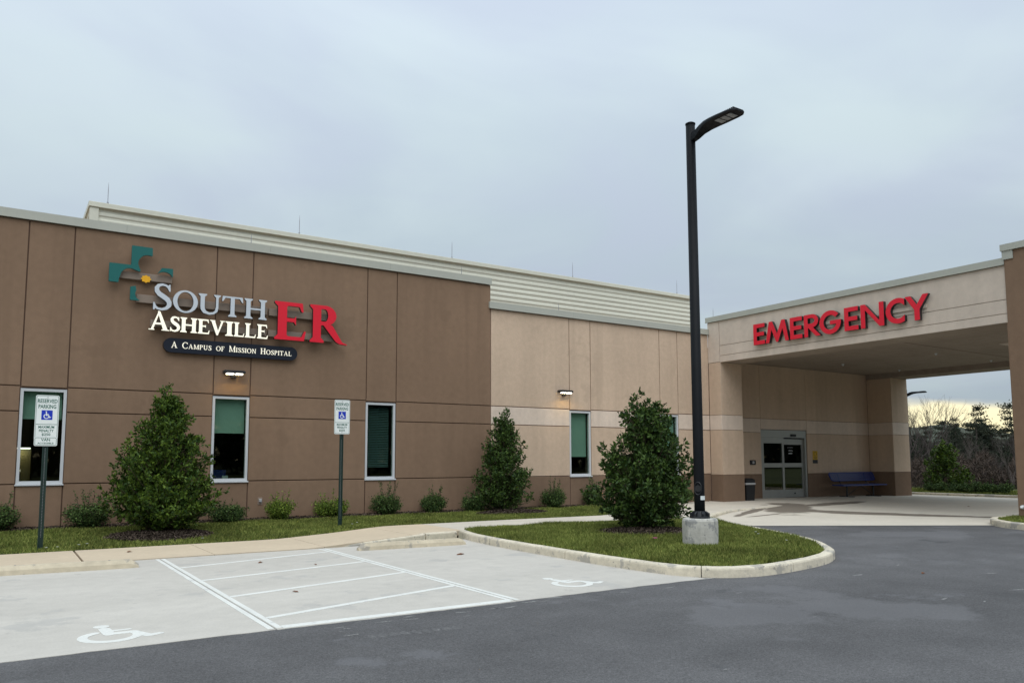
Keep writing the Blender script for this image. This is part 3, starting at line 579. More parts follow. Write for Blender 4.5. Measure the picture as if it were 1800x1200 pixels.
# windows
def window(x, w, kind):
    z0, z1 = 1.02, 3.055; fw = .062; y = WY+.028
    fr = MB().box(x+.004, x+fw, y, y+.10, z0+.02, z1-.004).box(x+w-fw, x+w-.004, y, y+.10, z0+.02, z1-.004).box(x+fw, x+w-fw, y+.001, y+.10, z1-fw, z1-.004).box(x+fw, x+w-fw, y+.001, y+.10, z0+.021, z0+.085)
    fr = B(fr.obj('window', 'white_metal'))
    MB().cbox(x-.012, x+w+.012, WY-.035, y+.08, z0-.012, z0+.019, .004).obj('sill', 'white_metal', fr)
    g = MB(); gy = y+.045; g.box(x+fw-.008, x+w-fw+.008, gy, gy+.006, z0+.077, z1-fw+.008); g.obj('pane', 'glass', fr)
    if kind in ('shade', 'shade_low'):
        zb = 3.055-.85 if kind == 'shade' else 3.055-1.40
        if x < 1.0 and kind == 'shade': zb = 3.055-.62
        MB().box(x+.03, x+w-.075, y+.16, y+.166, zb, z1).box(x+.03, x+w-.075, y+.155, y+.172, zb-.025, zb-.0005).obj('roller_shade', 'shade', fr)
    elif kind == 'blind':
        mb = MB(); zz = 1.35
        while zz < 3.02: mb.add([(x+.07, y+.14, zz), (x+w-.13, y+.14, zz), (x+w-.13, y+.185, zz+.028), (x+.07, y+.185, zz+.028)], [(0, 1, 2, 3)]); zz += .045
        mb.obj('blind', 'blind', fr)
    # the room behind
    ry0, ry1 = WY+.31, WY+4.2; x0, x1 = x-1.1, x+w+1.3
    rm = MB()
    rm.add([(x0, ry0, .1), (x1, ry0, .1), (x1, ry1, .1), (x0, ry1, .1)], [(0, 1, 2, 3)], 1)
    rm.add([(x0, ry1, .1), (x1, ry1, .1), (x1, ry1, 3.3), (x0, ry1, 3.3)], [(0, 1, 2, 3)])
    rm.add([(x0, ry0, .1), (x0, ry1, .1), (x0, ry1, 3.3), (x0, ry0, 3.3)], [(0, 1, 2, 3)])
    rm.add([(x1, ry0, .1), (x1, ry1, .1), (x1, ry1, 3.3), (x1, ry0, 3.3)], [(3, 2, 1, 0)])
    rm.add([(x0, ry0, 3.3), (x1, ry0, 3.3), (x1, ry1, 3.3), (x0, ry1, 3.3)], [(3, 2, 1, 0)])
    rm.obj('room_wall', ['room', 'roomdark'], fr)
    return fr
for k, w in enumerate(wins): window(w, WW, ('blind', 'shade', 'shade_low', 'shade', 'shade', 'blind')[k])
for k, w in enumerate(winl): window(w, wl_w, 'shade_low')
# copings: metal cap in sections
def coping(parent, a, b, step, z0, z1, axis, front, backv, lip=.022):
    n = max(1, round((b-a)/step)); e = np.linspace(a, b, n+1)
    for i in range(n):
        p, q = e[i]+.0015, e[i+1]-.0015; mb = MB()
        if axis == 'x': mb.box(p, q, front, backv, z0+.018, z1).box(p, q, front-.016, front+.03, z0-.004, z0+.017)
        else: mb.box(front, backv, p, q, z0+.018, z1).box(front-.016, front+.03, p, q, z0-.004, z0+.017)
        mb.obj('coping_section', 'coping', parent)
coping(wall_d, -14, 11.885, 3.05, ZD, 6.84, 'x', WY-.05, WY+.34)
coping(wall_l, 11.80, 21.06, 3.05, ZL, 6.145, 'x', WY-.066, WY+.33)
# main block behind the parapets: roof deck, rear and side walls
B(MB().box(-14, 32.5, WY+.62, 47, 5.3, 5.62).box(-14, 32.5, 47, 47.3, 0, 6.4).box(-14.3, -14, WY+.3, 47.3, 0, 6.6).box(32.5, 32.8, WY+.62, 47.3, 0, 6.2).obj('main_block', 'dark'))
# roof equipment screen of ribbed sheet
SX0, SX1, SY, SZ0, SZ1 = 1.62, 22.95, 22.0, 5.62, 8.06
scr = MB(); prof = []; z = SZ0
while z < SZ1-.10:
    prof += [(0, z), (0, z+.05), (.022, z+.085), (.022, z+.135)]; z += .17
prof.append((0, z))
xs = [SX0+.12, 8.6, 15.6, SX1-.02]
for a, b in zip(xs[:-1], xs[1:]):
    V = [(x, SY-d, zz) for x in (a, b) for d, zz in prof]; n = len(prof)
    scr.add(V, [(i, n+i, n+i+1, i+1) for i in range(n-1)])
scr = B(scr.obj('roof_screen', 'screen'))
MB().cbox(SX0-.03, SX1+.03, SY-.10, SY+.12, SZ1-.135, SZ1, .008).obj('screen_cap', 'screen', scr)
MB().box(SX0, SX0+.20, SY-.065, SY+.06, SZ0, SZ1-.14).obj('corner_post', 'screen', scr)
mb = MB()
V = [(SX0+.02+d, y, zz) for y in (SY+.07, SY+9) for d, zz in [(-d, zz) for d, zz in prof]]; n = len(prof)
mb.add(V, [(i, i+1, n+i+1, n+i) for i in range(n-1)]).obj('side_sheet', 'screen', scr)
MB().box(SX0-.03, SX0+.12, SY+.125, SY+9, SZ1-.135, SZ1-.002).obj('screen_cap', 'screen', scr)
MB().box(SX0, SX1, SY+9, SY+9.1, SZ0, SZ1).box(SX1+.03, SX1+.13, SY, SY+9.1, SZ0, SZ1-.01).obj('rear_sheet', 'screen', scr)

# ---- canopy
XF, XI, XR0, XR1, YS, YBK, YP = 20.95, 22.03, 31.30, 32.50, 18.75, 19.85, 9.39
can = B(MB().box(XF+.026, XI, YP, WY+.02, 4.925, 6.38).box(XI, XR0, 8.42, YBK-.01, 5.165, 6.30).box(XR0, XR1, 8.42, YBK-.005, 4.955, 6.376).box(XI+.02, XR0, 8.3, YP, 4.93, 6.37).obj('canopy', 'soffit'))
plane = ((XF, 0, 0), (0, -1, 0), (-1, 0, 0))
panels(can, *plane, [(-WY-.022, -18.77)], [(4.925, 6.38)], ['fascia'])
G_ = G; G = .007
panels(can, *plane, [(-18.77, -YP)], [(4.912, 5.145), (5.145, 5.50), (5.50, 6.38)], ['fascia']*3)
G = G_
coping(can, YP+.0, WY+.06, 3.3, 6.38, 6.56, 'y', XF-.05, XF+.4)
# stub walls each side of the entrance
def stub(x0, x1, name):
    s = B(MB().box(x0+.026, x1-.026, YS+.026, YBK+.2, -.1, 4.92).obj(name, 'groove_tan'))
    rows = [(-.05, ZS-.03), (ZS-.03, ZB), (ZB, ZT-.012), (ZT-.012, 4.925 if x0 < 25 else 4.955)]; ms = ['base', 'tan', 'band', 'tan']
    G0 = globals()['G']; globals()['G'] = .006
    panels(s, (0, YS, 0), (1, 0, 0), (0, -1, 0), [(x0-.006, x1+.006)], rows, ms)
    panels(s, (x0, 0, 0), (0, -1, 0), (-1, 0, 0), [(-(WY-.002) if x0 < 25 else -YBK-.004, -YS-.022)], rows, ms)
    panels(s, (x1, 0, 0), (0, 1, 0), (1, 0, 0), [(YS+.024, YBK+.1)], rows, ms)
    globals()['G'] = G0
stub(XF, XI, 'entrance_pier'); stub(XR0, XR1, 'entrance_pier')
# recessed entrance wall
DX0, DX1, DZ1 = 24.315, 27.085, 2.675
ew = B(MB().box(XI+.0, DX0, YBK+.025, YBK+.3, -.1, 5.16).box(DX0, DX1, YBK+.025, YBK+.3, DZ1+.01, 5.16).box(DX1, XR0+.02, YBK+.025, YBK+.3, -.1, 5.16).obj('entrance_wall', 'groove_tan'))
rows = [(-.05, ZS-.06), (ZS-.06, ZB), (ZB, ZT), (ZT, 5.165)]; ms = ['base', 'tan', 'band', 'tan']
G = .007
panels(ew, (0, YBK, 0), (1, 0, 0), (0, -1, 0), [(XI, DX0), (DX1, XR0)], rows, ms)
panels(ew, (0, YBK, 0), (1, 0, 0), (0, -1, 0), [(DX0, DX1)], [(DZ1+.012, ZT), (ZT, 5.165)], ['band', 'tan'])
G = .012
# front pier, taller than the fascia
fp = B(MB().box(XF-.004, XI+.06, 8.12, YP-.003, 0.0, 6.72).obj('front_pier', 'groove'))
plane_piece(mb := MB(), (XF-.03, 0, 0), (0, -1, 0), (0, 0, 1), (-1, 0, 0), -YP, -8.1, .05, 6.72, .025); mb.obj('wall_panel', 'dark', fp)
plane_piece(mb := MB(), (0, 8.095, 0), (1, 0, 0), (0, 0, 1), (0, -1, 0), XF-.03, XI+.08, .05, 6.72, .024); mb.obj('wall_panel', 'dark', fp)
plane_piece(mb := MB(), (0, YP+.02, 0), (-1, 0, 0), (0, 0, 1), (0, 1, 0), -XI-.05, -XF+.028, .05, 4.9, .022); mb.obj('wall_panel', 'dark', fp)
MB().box(XF-.09, XI+.14, 8.03, YP+.055, 6.722, 6.885).obj('coping_section', 'coping', fp)
MB().box(XF-.062, XF-.031, YP-.22, YP+.03, 6.50, 6.7215).obj('flashing', 'coping', fp)
B(MB().box(XR0, XR1, 8.12, YP-.003, 0, 4.95).obj('rear_pier', 'dark'))
# light panel and vents in the canopy ceiling
cl_ = MB().box(26.4, 27.6, 11.55, 12.15, 5.150, 5.1655).obj('ceiling_panel', 'fascia', can)
for (x, y) in ((26.9, 14.42), (30.59, 17.92), (30.5, 14.34), (26.9, 17.99)):
    MB().tube([(x, y, 5.165), (x, y, 5.14), (x, y, 5.10)], [.05, .045, .012], 10).tube([(x, y, 5.10), (x, y, 5.095)], .028, 10).obj('sprinkler_head', 'white_metal', can)
mb = MB(); mb.box(XI+.05, XR0-.02, 13.60, 13.612, 5.159, 5.1655); mb.obj('ceiling_joint', 'groove', can)

# ---- sliding entrance door
door = B(MB().box(DX0+.01, DX1-.01, YBK+.03, YBK+.16, 2.39, DZ1).box(DX0+.01, DX0+.07, YBK+.03, YBK+.16, .06, 2.39).box(DX1-.11, DX1-.01, YBK+.03, YBK+.16, .06, 2.39).obj('sliding_door', 'alu'))
def leaf(x0, x1, y, z0, z1):
    st = .11; lf = MB().box(x0, x0+st, y, y+.05, z0, z1).box(x1-st, x1, y, y+.05, z0, z1)
    for a, b in ((z0, z0+.30), (1.235, 1.40), (z1-.22, z1)): lf.box(x0+st, x1-st, y+.0006, y+.0494, a, b)
    lf = lf.obj('door_leaf', 'alu', door)
    MB().box(x0+st-.01, x1-st+.01, y+.02, y+.03, z0+.29, 1.245).obj('pane', 'doorglass', lf)
    MB().box(x0+st-.01, x1-st+.01, y+.02, y+.03, 1.39, z1-.21).obj('pane', 'doorglass', lf)
    return lf
lf1 = leaf(DX0+.075, 25.70, YBK+.045, .07, 2.385); lf2 = leaf(25.60, DX1-.115, YBK+.105, .07, 2.34)
mb = MB()
for (z, a, b) in ((2.0, 26.0, 26.36), (1.90, 26.08, 26.28), (1.86, 26.06, 26.32), (1.76, 26.07, 26.29)):
    h = .012 if z != 1.76 else .035; x = a
    while x < b: mb.box(x, x+.022, YBK+.1175, YBK+.1195, z, z+h); x += .028
mb.obj('door_notice', 'signwhite', lf2)
MB().cbox(26.10, 26.42, YBK-.005, YBK+.0295, 2.43, 2.53, .008).obj('motion_sensor', 'blackp', door)
MB().tube([(26.35, YBK+.10, .22), (26.35, YBK+.075, .22)], .03, 10).obj('lock', 'blackp', door)
dv = MB(); dv.add([(DX0-1, YBK+.31, .05), (DX1+1, YBK+.31, .05), (DX1+1, YBK+5, .05), (DX0-1, YBK+5, .05)], [(0, 1, 2, 3)], 1)
dv.add([(DX0-1, YBK+5, .05), (DX1+1, YBK+5, .05), (DX1+1, YBK+5, 3), (DX0-1, YBK+5, 3)], [(0, 1, 2, 3)])
dv.add([(DX0-1, YBK+.31, .05), (DX0-1, YBK+5, .05), (DX0-1, YBK+5, 3), (DX0-1, YBK+.31, 3)], [(0, 1, 2, 3)])
dv.add([(DX1+1, YBK+.31, .05), (DX1+1, YBK+5, .05), (DX1+1, YBK+5, 3), (DX1+1, YBK+.31, 3)], [(3, 2, 1, 0)])
dv.add([(DX0-1, YBK+.31, 3), (DX1+1, YBK+.31, 3), (DX1+1, YBK+5, 3), (DX0-1, YBK+5, 3)], [(3, 2, 1, 0)])
dv.obj('vestibule_wall', ['vest', 'roomdark'], door)
# lightning rods
def rod(x, y, z0, h, lab, r=.008):
    o = MB().tube([(x, y, z0), (x, y, z0+.06)], .022, 8).tube([(x, y, z0+.06), (x, y, z0+h*.7), (x, y, z0+h)], [r, r, .002], 6).obj('lightning_rod', 'steel')
    tag(o, lab, 'lightning rod', 'lightning rods on the roof')
for x, lab in ((2.02, 'thin lightning rod at the left corner of the ribbed roof screen'), (7.0, 'thin lightning rod on the screen above the red ER letters'), (12.05, 'thin lightning rod on the screen above the brown wall end'), (17.0, 'thin lightning rod on the screen above the tan wall'), (22.2, 'thin lightning rod on the screen beside the lamp post')):
    rod(x, SY, SZ1, .58, lab)
rod(XF+.2, 19.2, 6.56, .36, 'short lightning rod at the inner end of the canopy coping')
rod(5.0, WY+.2, 6.84, .30, 'short lightning rod on the brown wall coping above the sign'); rod(11.0, WY+.2, 6.84, .30, 'short lightning rod on the coping near the brown wall end'); rod(14.5, WY+.2, 6.145, .28, 'short lightning rod on the tan wall coping')

# ---- far verge beyond the drive
VG = [(33.8, 4), (70, 4), (70, 45), (33.8, 45)]
verge = tag(soil_patch('verge', VG, lambda P: np.interp(P[:, 0], [33.8, 38, 70], [.07, .09, -.9]), 10), kind='structure')
for a, b in ((5, 9.9), (9.9, 15.2), (15.2, 20.6), (20.6, 26)): kerb(verge, [(33.62, y) for y in np.linspace(b-.005, a+.005, 6)], .11, .18)

# =================================================================== THINGS INSIDE THE WINDOWS
def thing_box(name, lab, cat, mats, build):
    mb = MB(); build(mb); return tag(mb.obj(name, mats), lab, cat)
def picture(x, y, z0, z1, w, lab, axis='y'):
    r = empty('picture_frame', (x, y, z0)); tag(r, lab, 'picture'); h = z1-z0
    mb = MB().box(0, w, -.03, 0, 0, .05).box(0, w, -.03, 0, h-.05, h).box(0, .05, -.03, 0, .05, h-.05).box(w-.05, w, -.03, 0, .05, h-.05); mb.obj('frame', 'blackp', r)
    MB().box(.05, w-.05, -.012, -.002, .05, h-.05).obj('print', 'greyp', r)
    MB().box(.14, w-.14, -.016, -.0125, .16, h-.16).obj('image', 'roomdark', r)
picture(6.0, WY+4.19, 1.45, 2.25, .55, 'black framed picture seen through the second window')
picture(16.2, WY+4.19, 1.55, 2.15, .5, 'black framed picture seen below the green shade in the tan wall')
sb = empty('sink_counter', (0.0, WY+1.2, 0)); tag(sb, 'counter with a tap below a lit panel inside the leftmost window', 'counter')
MB().box(-.6, 1.9, .05, .7, .95, 1.0).box(-.6, 1.9, .1, .68, .12, .95).obj('cabinet', 'room', sb)
MB().box(-.5, .62, .72, .74, 1.0, 1.82).obj('splash_panel', 'yellow_wall' if 'yellow_wall' in M else 'room', sb)
MB().tube([(.42, .5, 1.0), (.42, .5, 1.28), (.42, .42, 1.33), (.42, .34, 1.28)], .014, 8).obj('tap', 'steel', sb)
MB().box(-.45, .60, .55, .70, 1.80, 1.83).obj('task_light', 'lens_dim' if 'lens_dim' in M else 'lens', sb)
ld = bpy.data.lights.new('task_lamp', 'AREA'); ld.energy = 3.0; ld.size = .8; ld.size_y = .1; ld.shape = 'RECTANGLE'; ld.color = (1, .78, .40)
lo_ = bpy.data.objects.new('task_lamp', ld); link(lo_, sb); lo_.location = (.1, .60, 1.79)
dk = empty('desk', (4.2, WY+.75, 0)); tag(dk, 'desk with blue boxes behind the second window', 'desk')
MB().box(0, 1.2, 0, .6, .86, .90).box(.03, .08, .03, .57, .12, .86).box(1.12, 1.17, .03, .57, .12, .86).obj('desktop', 'roomdark', dk)
tag(MB().cbox(4.35, 4.72, WY+.85, WY+1.2, .905, 1.30, .01).obj('storage_box', 'benchblue'), 'blue box on the desk behind the second window', 'box')
tag(MB().cbox(4.62, 4.76, WY+.80, WY+.84, .905, 1.16, .004).obj('desk_card', 'signwhite'), 'small white card standing on the desk', 'card')

# =================================================================== SIGNS
def letter_obj(parent, ops, adv, x, z, w, h, y0, depth, mats, name='letter'):
    loops = raster(ops, adv, 1.0, 96 if h > .2 else 56)
    me = flat_mesh(name, loops, depth, mats, frame((x, y0, z), (w/adv, 0, 0), (0, 0, h), (0, -1, 0)))
    return link(bpy.data.objects.new(name, me), parent)
YW = WY+.004; YR = WY-.10                      # wall plane and front of the raceways
sign = tag(empty('hospital_sign', (0, 0, 0)), 'raised hospital sign with teal cross, pale letters and red ER on brown wall', 'sign')
for (a, b, z0, z1) in ((2.07, 3.16, 5.60, 5.765), (2.42, 5.36, 5.09, 5.275), (5.405, 6.95, 5.08, 5.262), (2.74, 5.355, 4.56, 4.72), (5.395, 7.06, 4.56, 4.725)):
    MB().cbox(a, b, YR, YW, z0, z1, .006).obj('raceway', 'raceway', sign)
# cross of four broken arms with a gold rosette
def flat(ops, x, z, w, h, y0, depth, mats, name, N=120):
    me = flat_mesh(name, raster(ops, w, h, N), depth, mats, frame((x, y0, z), (1, 0, 0), (0, 0, 1), (0, -1, 0))); return link(bpy.data.objects.new(name, me), sign)
cx0, cz0 = 1.84, 5.10
upper = [('p', [(.44, 1.245), (.87, 1.245), (.87, .99), (.83, .99), (.80, 1.03), (.60, .82), (.64, .66), (.57, .70), (.44, .795), (0, .795), (0, .375), (.20, .375), (.20, .45), (.25, .62), (.44, .70)]),
         ('-e', .755, .855, .165, .205), ('p', [(.44, 1.24), (.60, 1.24), (.60, .7), (.62, .66), (.44, .72)]), ('-e', .80, .86, .22, .20), ('-e', .42, .52, .185, .20), ('-p', [(.20, .33), (.61, .33), (.61, .52), (.235, .52), (.21, .45)])]
flat(upper, cx0, cz0, 1.0, 1.30, YR-.055, .06, ['teal', 'black'], 'cross_arm')
flat([('p', [(.04, .03), (.13, .18), (.37, .19), (.37, 0), (.33, -.03)]), ('-e', .19, -.04, .17, .135)], cx0+.945, cz0+.63, .40, .22, YR-.055, .06, ['teal', 'black'], 'cross_arm', 60)
flat([('p', [(0, 0), (0, .30), (.11, .33), (.11, .30), (.20, 0)]), ('-e', .24, .15, .135, .145)], cx0+.44, cz0+.005, .24, .36, YR-.055, .06, ['teal', 'black'], 'cross_arm', 60)
ros = [(.115+(.098+.012*math.cos(8*rad(a)))*math.cos(rad(a)), .115+(.080+.010*math.cos(8*rad(a)))*math.sin(rad(a))) for a in range(0, 360, 5)]
flat([('p', ros)], 2.485, 5.51, .24, .24, YR-.03, .035, ['gold', 'black'], 'rosette', 60)
yl = YR-.075
def word(items, z, y, depth, mats, w, par=None):
    for ch, x0, x1, h in items:
        ops, adv = serif(ch, w); letter_obj(par or sign, ops, adv, x0, z, x1-x0, h, y, depth, mats)
word([('S', 2.735, 3.14, .615), ('O', 3.17, 3.71, .505), ('U', 3.715, 4.245, .485), ('T', 4.25, 4.74, .485), ('H', 4.76, 5.315, .485)], 4.93, yl, .075, ['silver', 'black'], .15)
word([('A', 2.69, 3.11, .43)] + [(c, a, b, .345) for c, a, b in (('S', 3.12, 3.335), ('H', 3.35, 3.712), ('E', 3.73, 4.0), ('V', 3.99, 4.335), ('I', 4.355, 4.52), ('L', 4.545, 4.785), ('L', 4.80, 5.06), ('E', 5.088, 5.355))], 4.467, yl, .075, ['cream', 'black'], .19)
word([('E', 5.50, 6.30, .945), ('R', 6.385, 7.36, .955)], 4.483, yl-.02, .09, ['red', 'black'], .19)
pill = [('s', [(.165, .168), (2.935, .168)], .165)]
pl = flat(pill, 3.025, 4.0, 3.1, .336, WY-.12, .118, ['navy', 'black'], 'name_plate', 90)
pl.data.transform(Matrix.Translation((0, .118, 0)))
x = 3.19; txt = 'A CAMPUS OF MISSION HOSPITAL'; prev = ' '; seq = []
for i, ch in enumerate(txt):
    if ch == ' ': x += .09; prev = ch; continue
    big_ = prev == ' ' and not txt[i:i+2] == 'OF'; h = .145 if big_ else .112
    adv = serif(ch, .15)[1]; seq.append((ch, x, x+adv*h, h)); x += adv*h+.012; prev = ch
k = (5.975-3.19)/(x-.012-3.19)
word([(c, 3.19+(a-3.19)*k, 3.19+(b-3.19)*k, h) for c, a, b, h in seq], 4.108, WY-.124, .006, ['cream', 'cream'], .15, pl)
# red EMERGENCY letters on the canopy fascia
em = tag(empty('emergency_sign', (XF, 14.2, 0)), 'red raised EMERGENCY letters along the canopy fascia', 'sign')
for ch, y0, y1 in (('E', 17.15, 16.69), ('M', 16.66, 15.76), ('E', 15.71, 15.26), ('R', 15.19, 14.61), ('G', 14.64, 13.91), ('E', 13.80, 13.35), ('N', 13.27, 12.555), ('C', 12.50, 11.95), ('Y', 11.935, 11.265)):
    ops, adv = sans(ch); me = flat_mesh('letter', raster(ops, adv, 1.0, 96), .115, ['red', 'black'], frame((XF-.045, y0, 5.298), (0, -(y0-y1)/adv, 0), (0, 0, .69), (-1, 0, 0)))
    me.transform(Matrix.Translation((-XF, -14.2, 0))); link(bpy.data.objects.new('letter', me), em)
MB().box(-.044, .004, -2.80, 2.85, .0, .10).obj('raceway', 'fascia', em).location = (0, 0, 5.62)

# parking signs on green posts
def text_mesh(body, size, cx, cz, xs=1.0):
    cu = bpy.data.curves.new('print', 'FONT'); cu.body = body; cu.size = size; cu.align_x = 'CENTER'; cu.align_y = 'CENTER'; cu.offset = size*.022; cu.extrude = .0006; cu.resolution_u = 2
    o = bpy.data.objects.new('print', cu); COL.objects.link(o); me = bpy.data.meshes.new_from_object(o.evaluated_get(bpy.context.evaluated_depsgraph_get()))
    bpy.data.objects.remove(o); me.transform(frame((cx, 0, cz), (xs, 0, 0), (0, 0, 1), (0, -1, 0))); return me
def rrect(w, h, r, x=0, y=0):
    return [('s', [(x+r, y+r), (x+w-r, y+r), (x+w-r, y+h-r), (x+r, y+h-r), (x+r, y+r)], r), rect(x+r, x+w-r, y, y+h), rect(x, x+w, y+r, y+h-r)]
def plate(parent, w, z0, h, y, name='sign_plate'):
    me = flat_mesh(name, raster(rrect(w, h, .028), w, h, 120), .003, ['signwhite', 'alu'], frame((-w/2, y, z0), (1, 0, 0), (0, 0, 1), (0, -1, 0))); p = link(bpy.data.objects.new(name, me), parent)
    bd = rrect(w-.022, h-.022, .024, .011, .011) + [('-'+o[0], *o[1:]) for o in rrect(w-.034, h-.034, .019, .017, .017)]
    link(bpy.data.objects.new('border', flat_mesh('border', raster(bd, w, h, 200), .0006, ['signgreen'], frame((-w/2, y-.0031, z0), (1, 0, 0), (0, 0, 1), (0, -1, 0)))), p)
    return p
def pr(parent, body, size, z, y, wd=.29, m='signgreen'):
    me = text_mesh(body, size, 0, z, 1.0); cs = [v.co.x for v in me.vertices]; me.transform(Matrix.Diagonal((wd/(max(cs)-min(cs)), 1, 1, 1))); me.transform(Matrix.Translation((0, y, 0))); me.materials.clear(); me.materials.append(M[m]); me.name = 'lettering'; link(bpy.data.objects.new('lettering', me), parent)
def parking_sign(x, y, z0, ztop, van, lab, rz):
    r = tag(empty('parking_sign', (x, y, z0)), lab, 'sign', 'accessible parking signs'); r.rotation_euler.z = rz
    H = ztop-z0; w = .352
    # U-channel post with punched holes down its web
    hw, fl = .030, .022; po = MB().box(-hw, hw, .0, .006, -.05, H-.06).box(-hw-.012, -hw-.0005, -.024, .004, -.05, H-.06).box(hw+.0005, hw+.012, -.024, .004, -.05, H-.06); po = po.obj('post', 'postgreen', r)
    hl = MB(); zz = .2
    while zz < H-.9: hl.box(-.0045, .0045, -.0008, -.0002, zz, zz+.010); zz += .0254
    hl.obj('post_hole', 'steel', po)
    z = H-.76; p = plate(r, w, z, .76, -.028); Y = -.0313
    pr(p, 'RESERVED', .092, z+.655, Y, .295); pr(p, 'PARKING', .092, z+.560, Y, .265)
    MB().box(-.083, .083, Y-.0006, Y+.0002, z+.335, z+.500).obj('blue_square', 'signblue', p)
    link(bpy.data.objects.new('wheelchair_figure', flat_mesh('wheelchair_figure', WCH, .0006, ['signwhite'], frame((-.062, Y-.0007, z+.350), (.135, 0, 0), (0, 0, .135), (0, -1, 0)))), p)
    MB().box(-w/2+.014, w/2-.014, Y-.0002, Y+.0002, z+.252, z+.260).obj('rule', 'signgreen', p)
    pr(p, 'MAXIMUM', .062, z+.208, Y, .235); pr(p, 'PENALTY', .062, z+.145, Y, .22); pr(p, '$250', .060, z+.082, Y, .13)
    if van:
        p2 = plate(r, .345, z-.115, .155, -.034); pr(p2, 'VAN', .066, z-.010, -.0373, .135); pr(p2, 'ACCESSIBLE', .040, z-.070, -.0373, .24)
    for zz in (z+.72, z+.04): MB().tube([(0, -.026, zz), (0, -.036, zz)], .009, 8).obj('bolt', 'steel', r)
parking_sign(.665, 15.72, .03, 2.652, True, 'green-bordered reserved parking sign with a smaller van plate below, by the leftmost window', rad(-3))
parking_sign(6.34, 16.62, .06, 2.862, False, 'reserved parking sign without van plate, on green post between two windows', rad(-4))

# wall lights
def wall_light(x, z, lab):
    r = tag(empty('wall_light', (x, WY, z)), lab, 'wall light', 'wall lights above the windows')
    MB().cbox(-.06, .06, -.10, .005, -.11, .02, .01).obj('mount', 'black', r)
    b = MB().cbox(-.25, .25, -.21, -.02, -.015, .065, .02).obj('housing', 'black', r)
    for s in (-1, 1): MB().cbox(s*.105-.088, s*.105+.088, -.205, -.10, -.040, .004, .012).obj('lens', 'lens', r)
    l = bpy.data.lights.new('bulb', 'AREA'); l.energy = 7.0; l.shape = 'RECTANGLE'; l.size = .50; l.size_y = .06; l.color = (1.0, .66, .17)
    o = bpy.data.objects.new('bulb', l); link(o, r); o.location = (0, -.15, -.05); o.rotation_euler = (rad(-50), 0, 0)
wall_light(4.61, 3.60, 'lit black wall light with two lenses on the brown wall'); wall_light(14.50, 3.60, 'lit black wall light with two lenses on the tan wall')
hb = tag(empty('outlet_box', (5.335, WY, .557)), 'small grey outlet box low on the brown wall', 'outlet box')
MB().cbox(-.055, .055, -.012, .006, -.085, .085, .004).obj('plate', 'raceway', hb); MB().cbox(-.03, .03, -.06, -.0125, -.03, .05, .01).obj('cover', 'greyp', hb)
pf = tag(empty('pier_fixture', (XF-.03, 9.30, .36)), 'small white fixture low on the front pier', 'fixture')
MB().tube([(0, 0, 0), (-.03, 0, 0)], .05, 12).obj('plate', 'white_metal', pf); MB().tube([(-.03, 0, 0), (-.075, 0, 0), (-.10, 0, -.03)], [.035, .04, .02], 12).obj('dome', 'signwhite', pf)

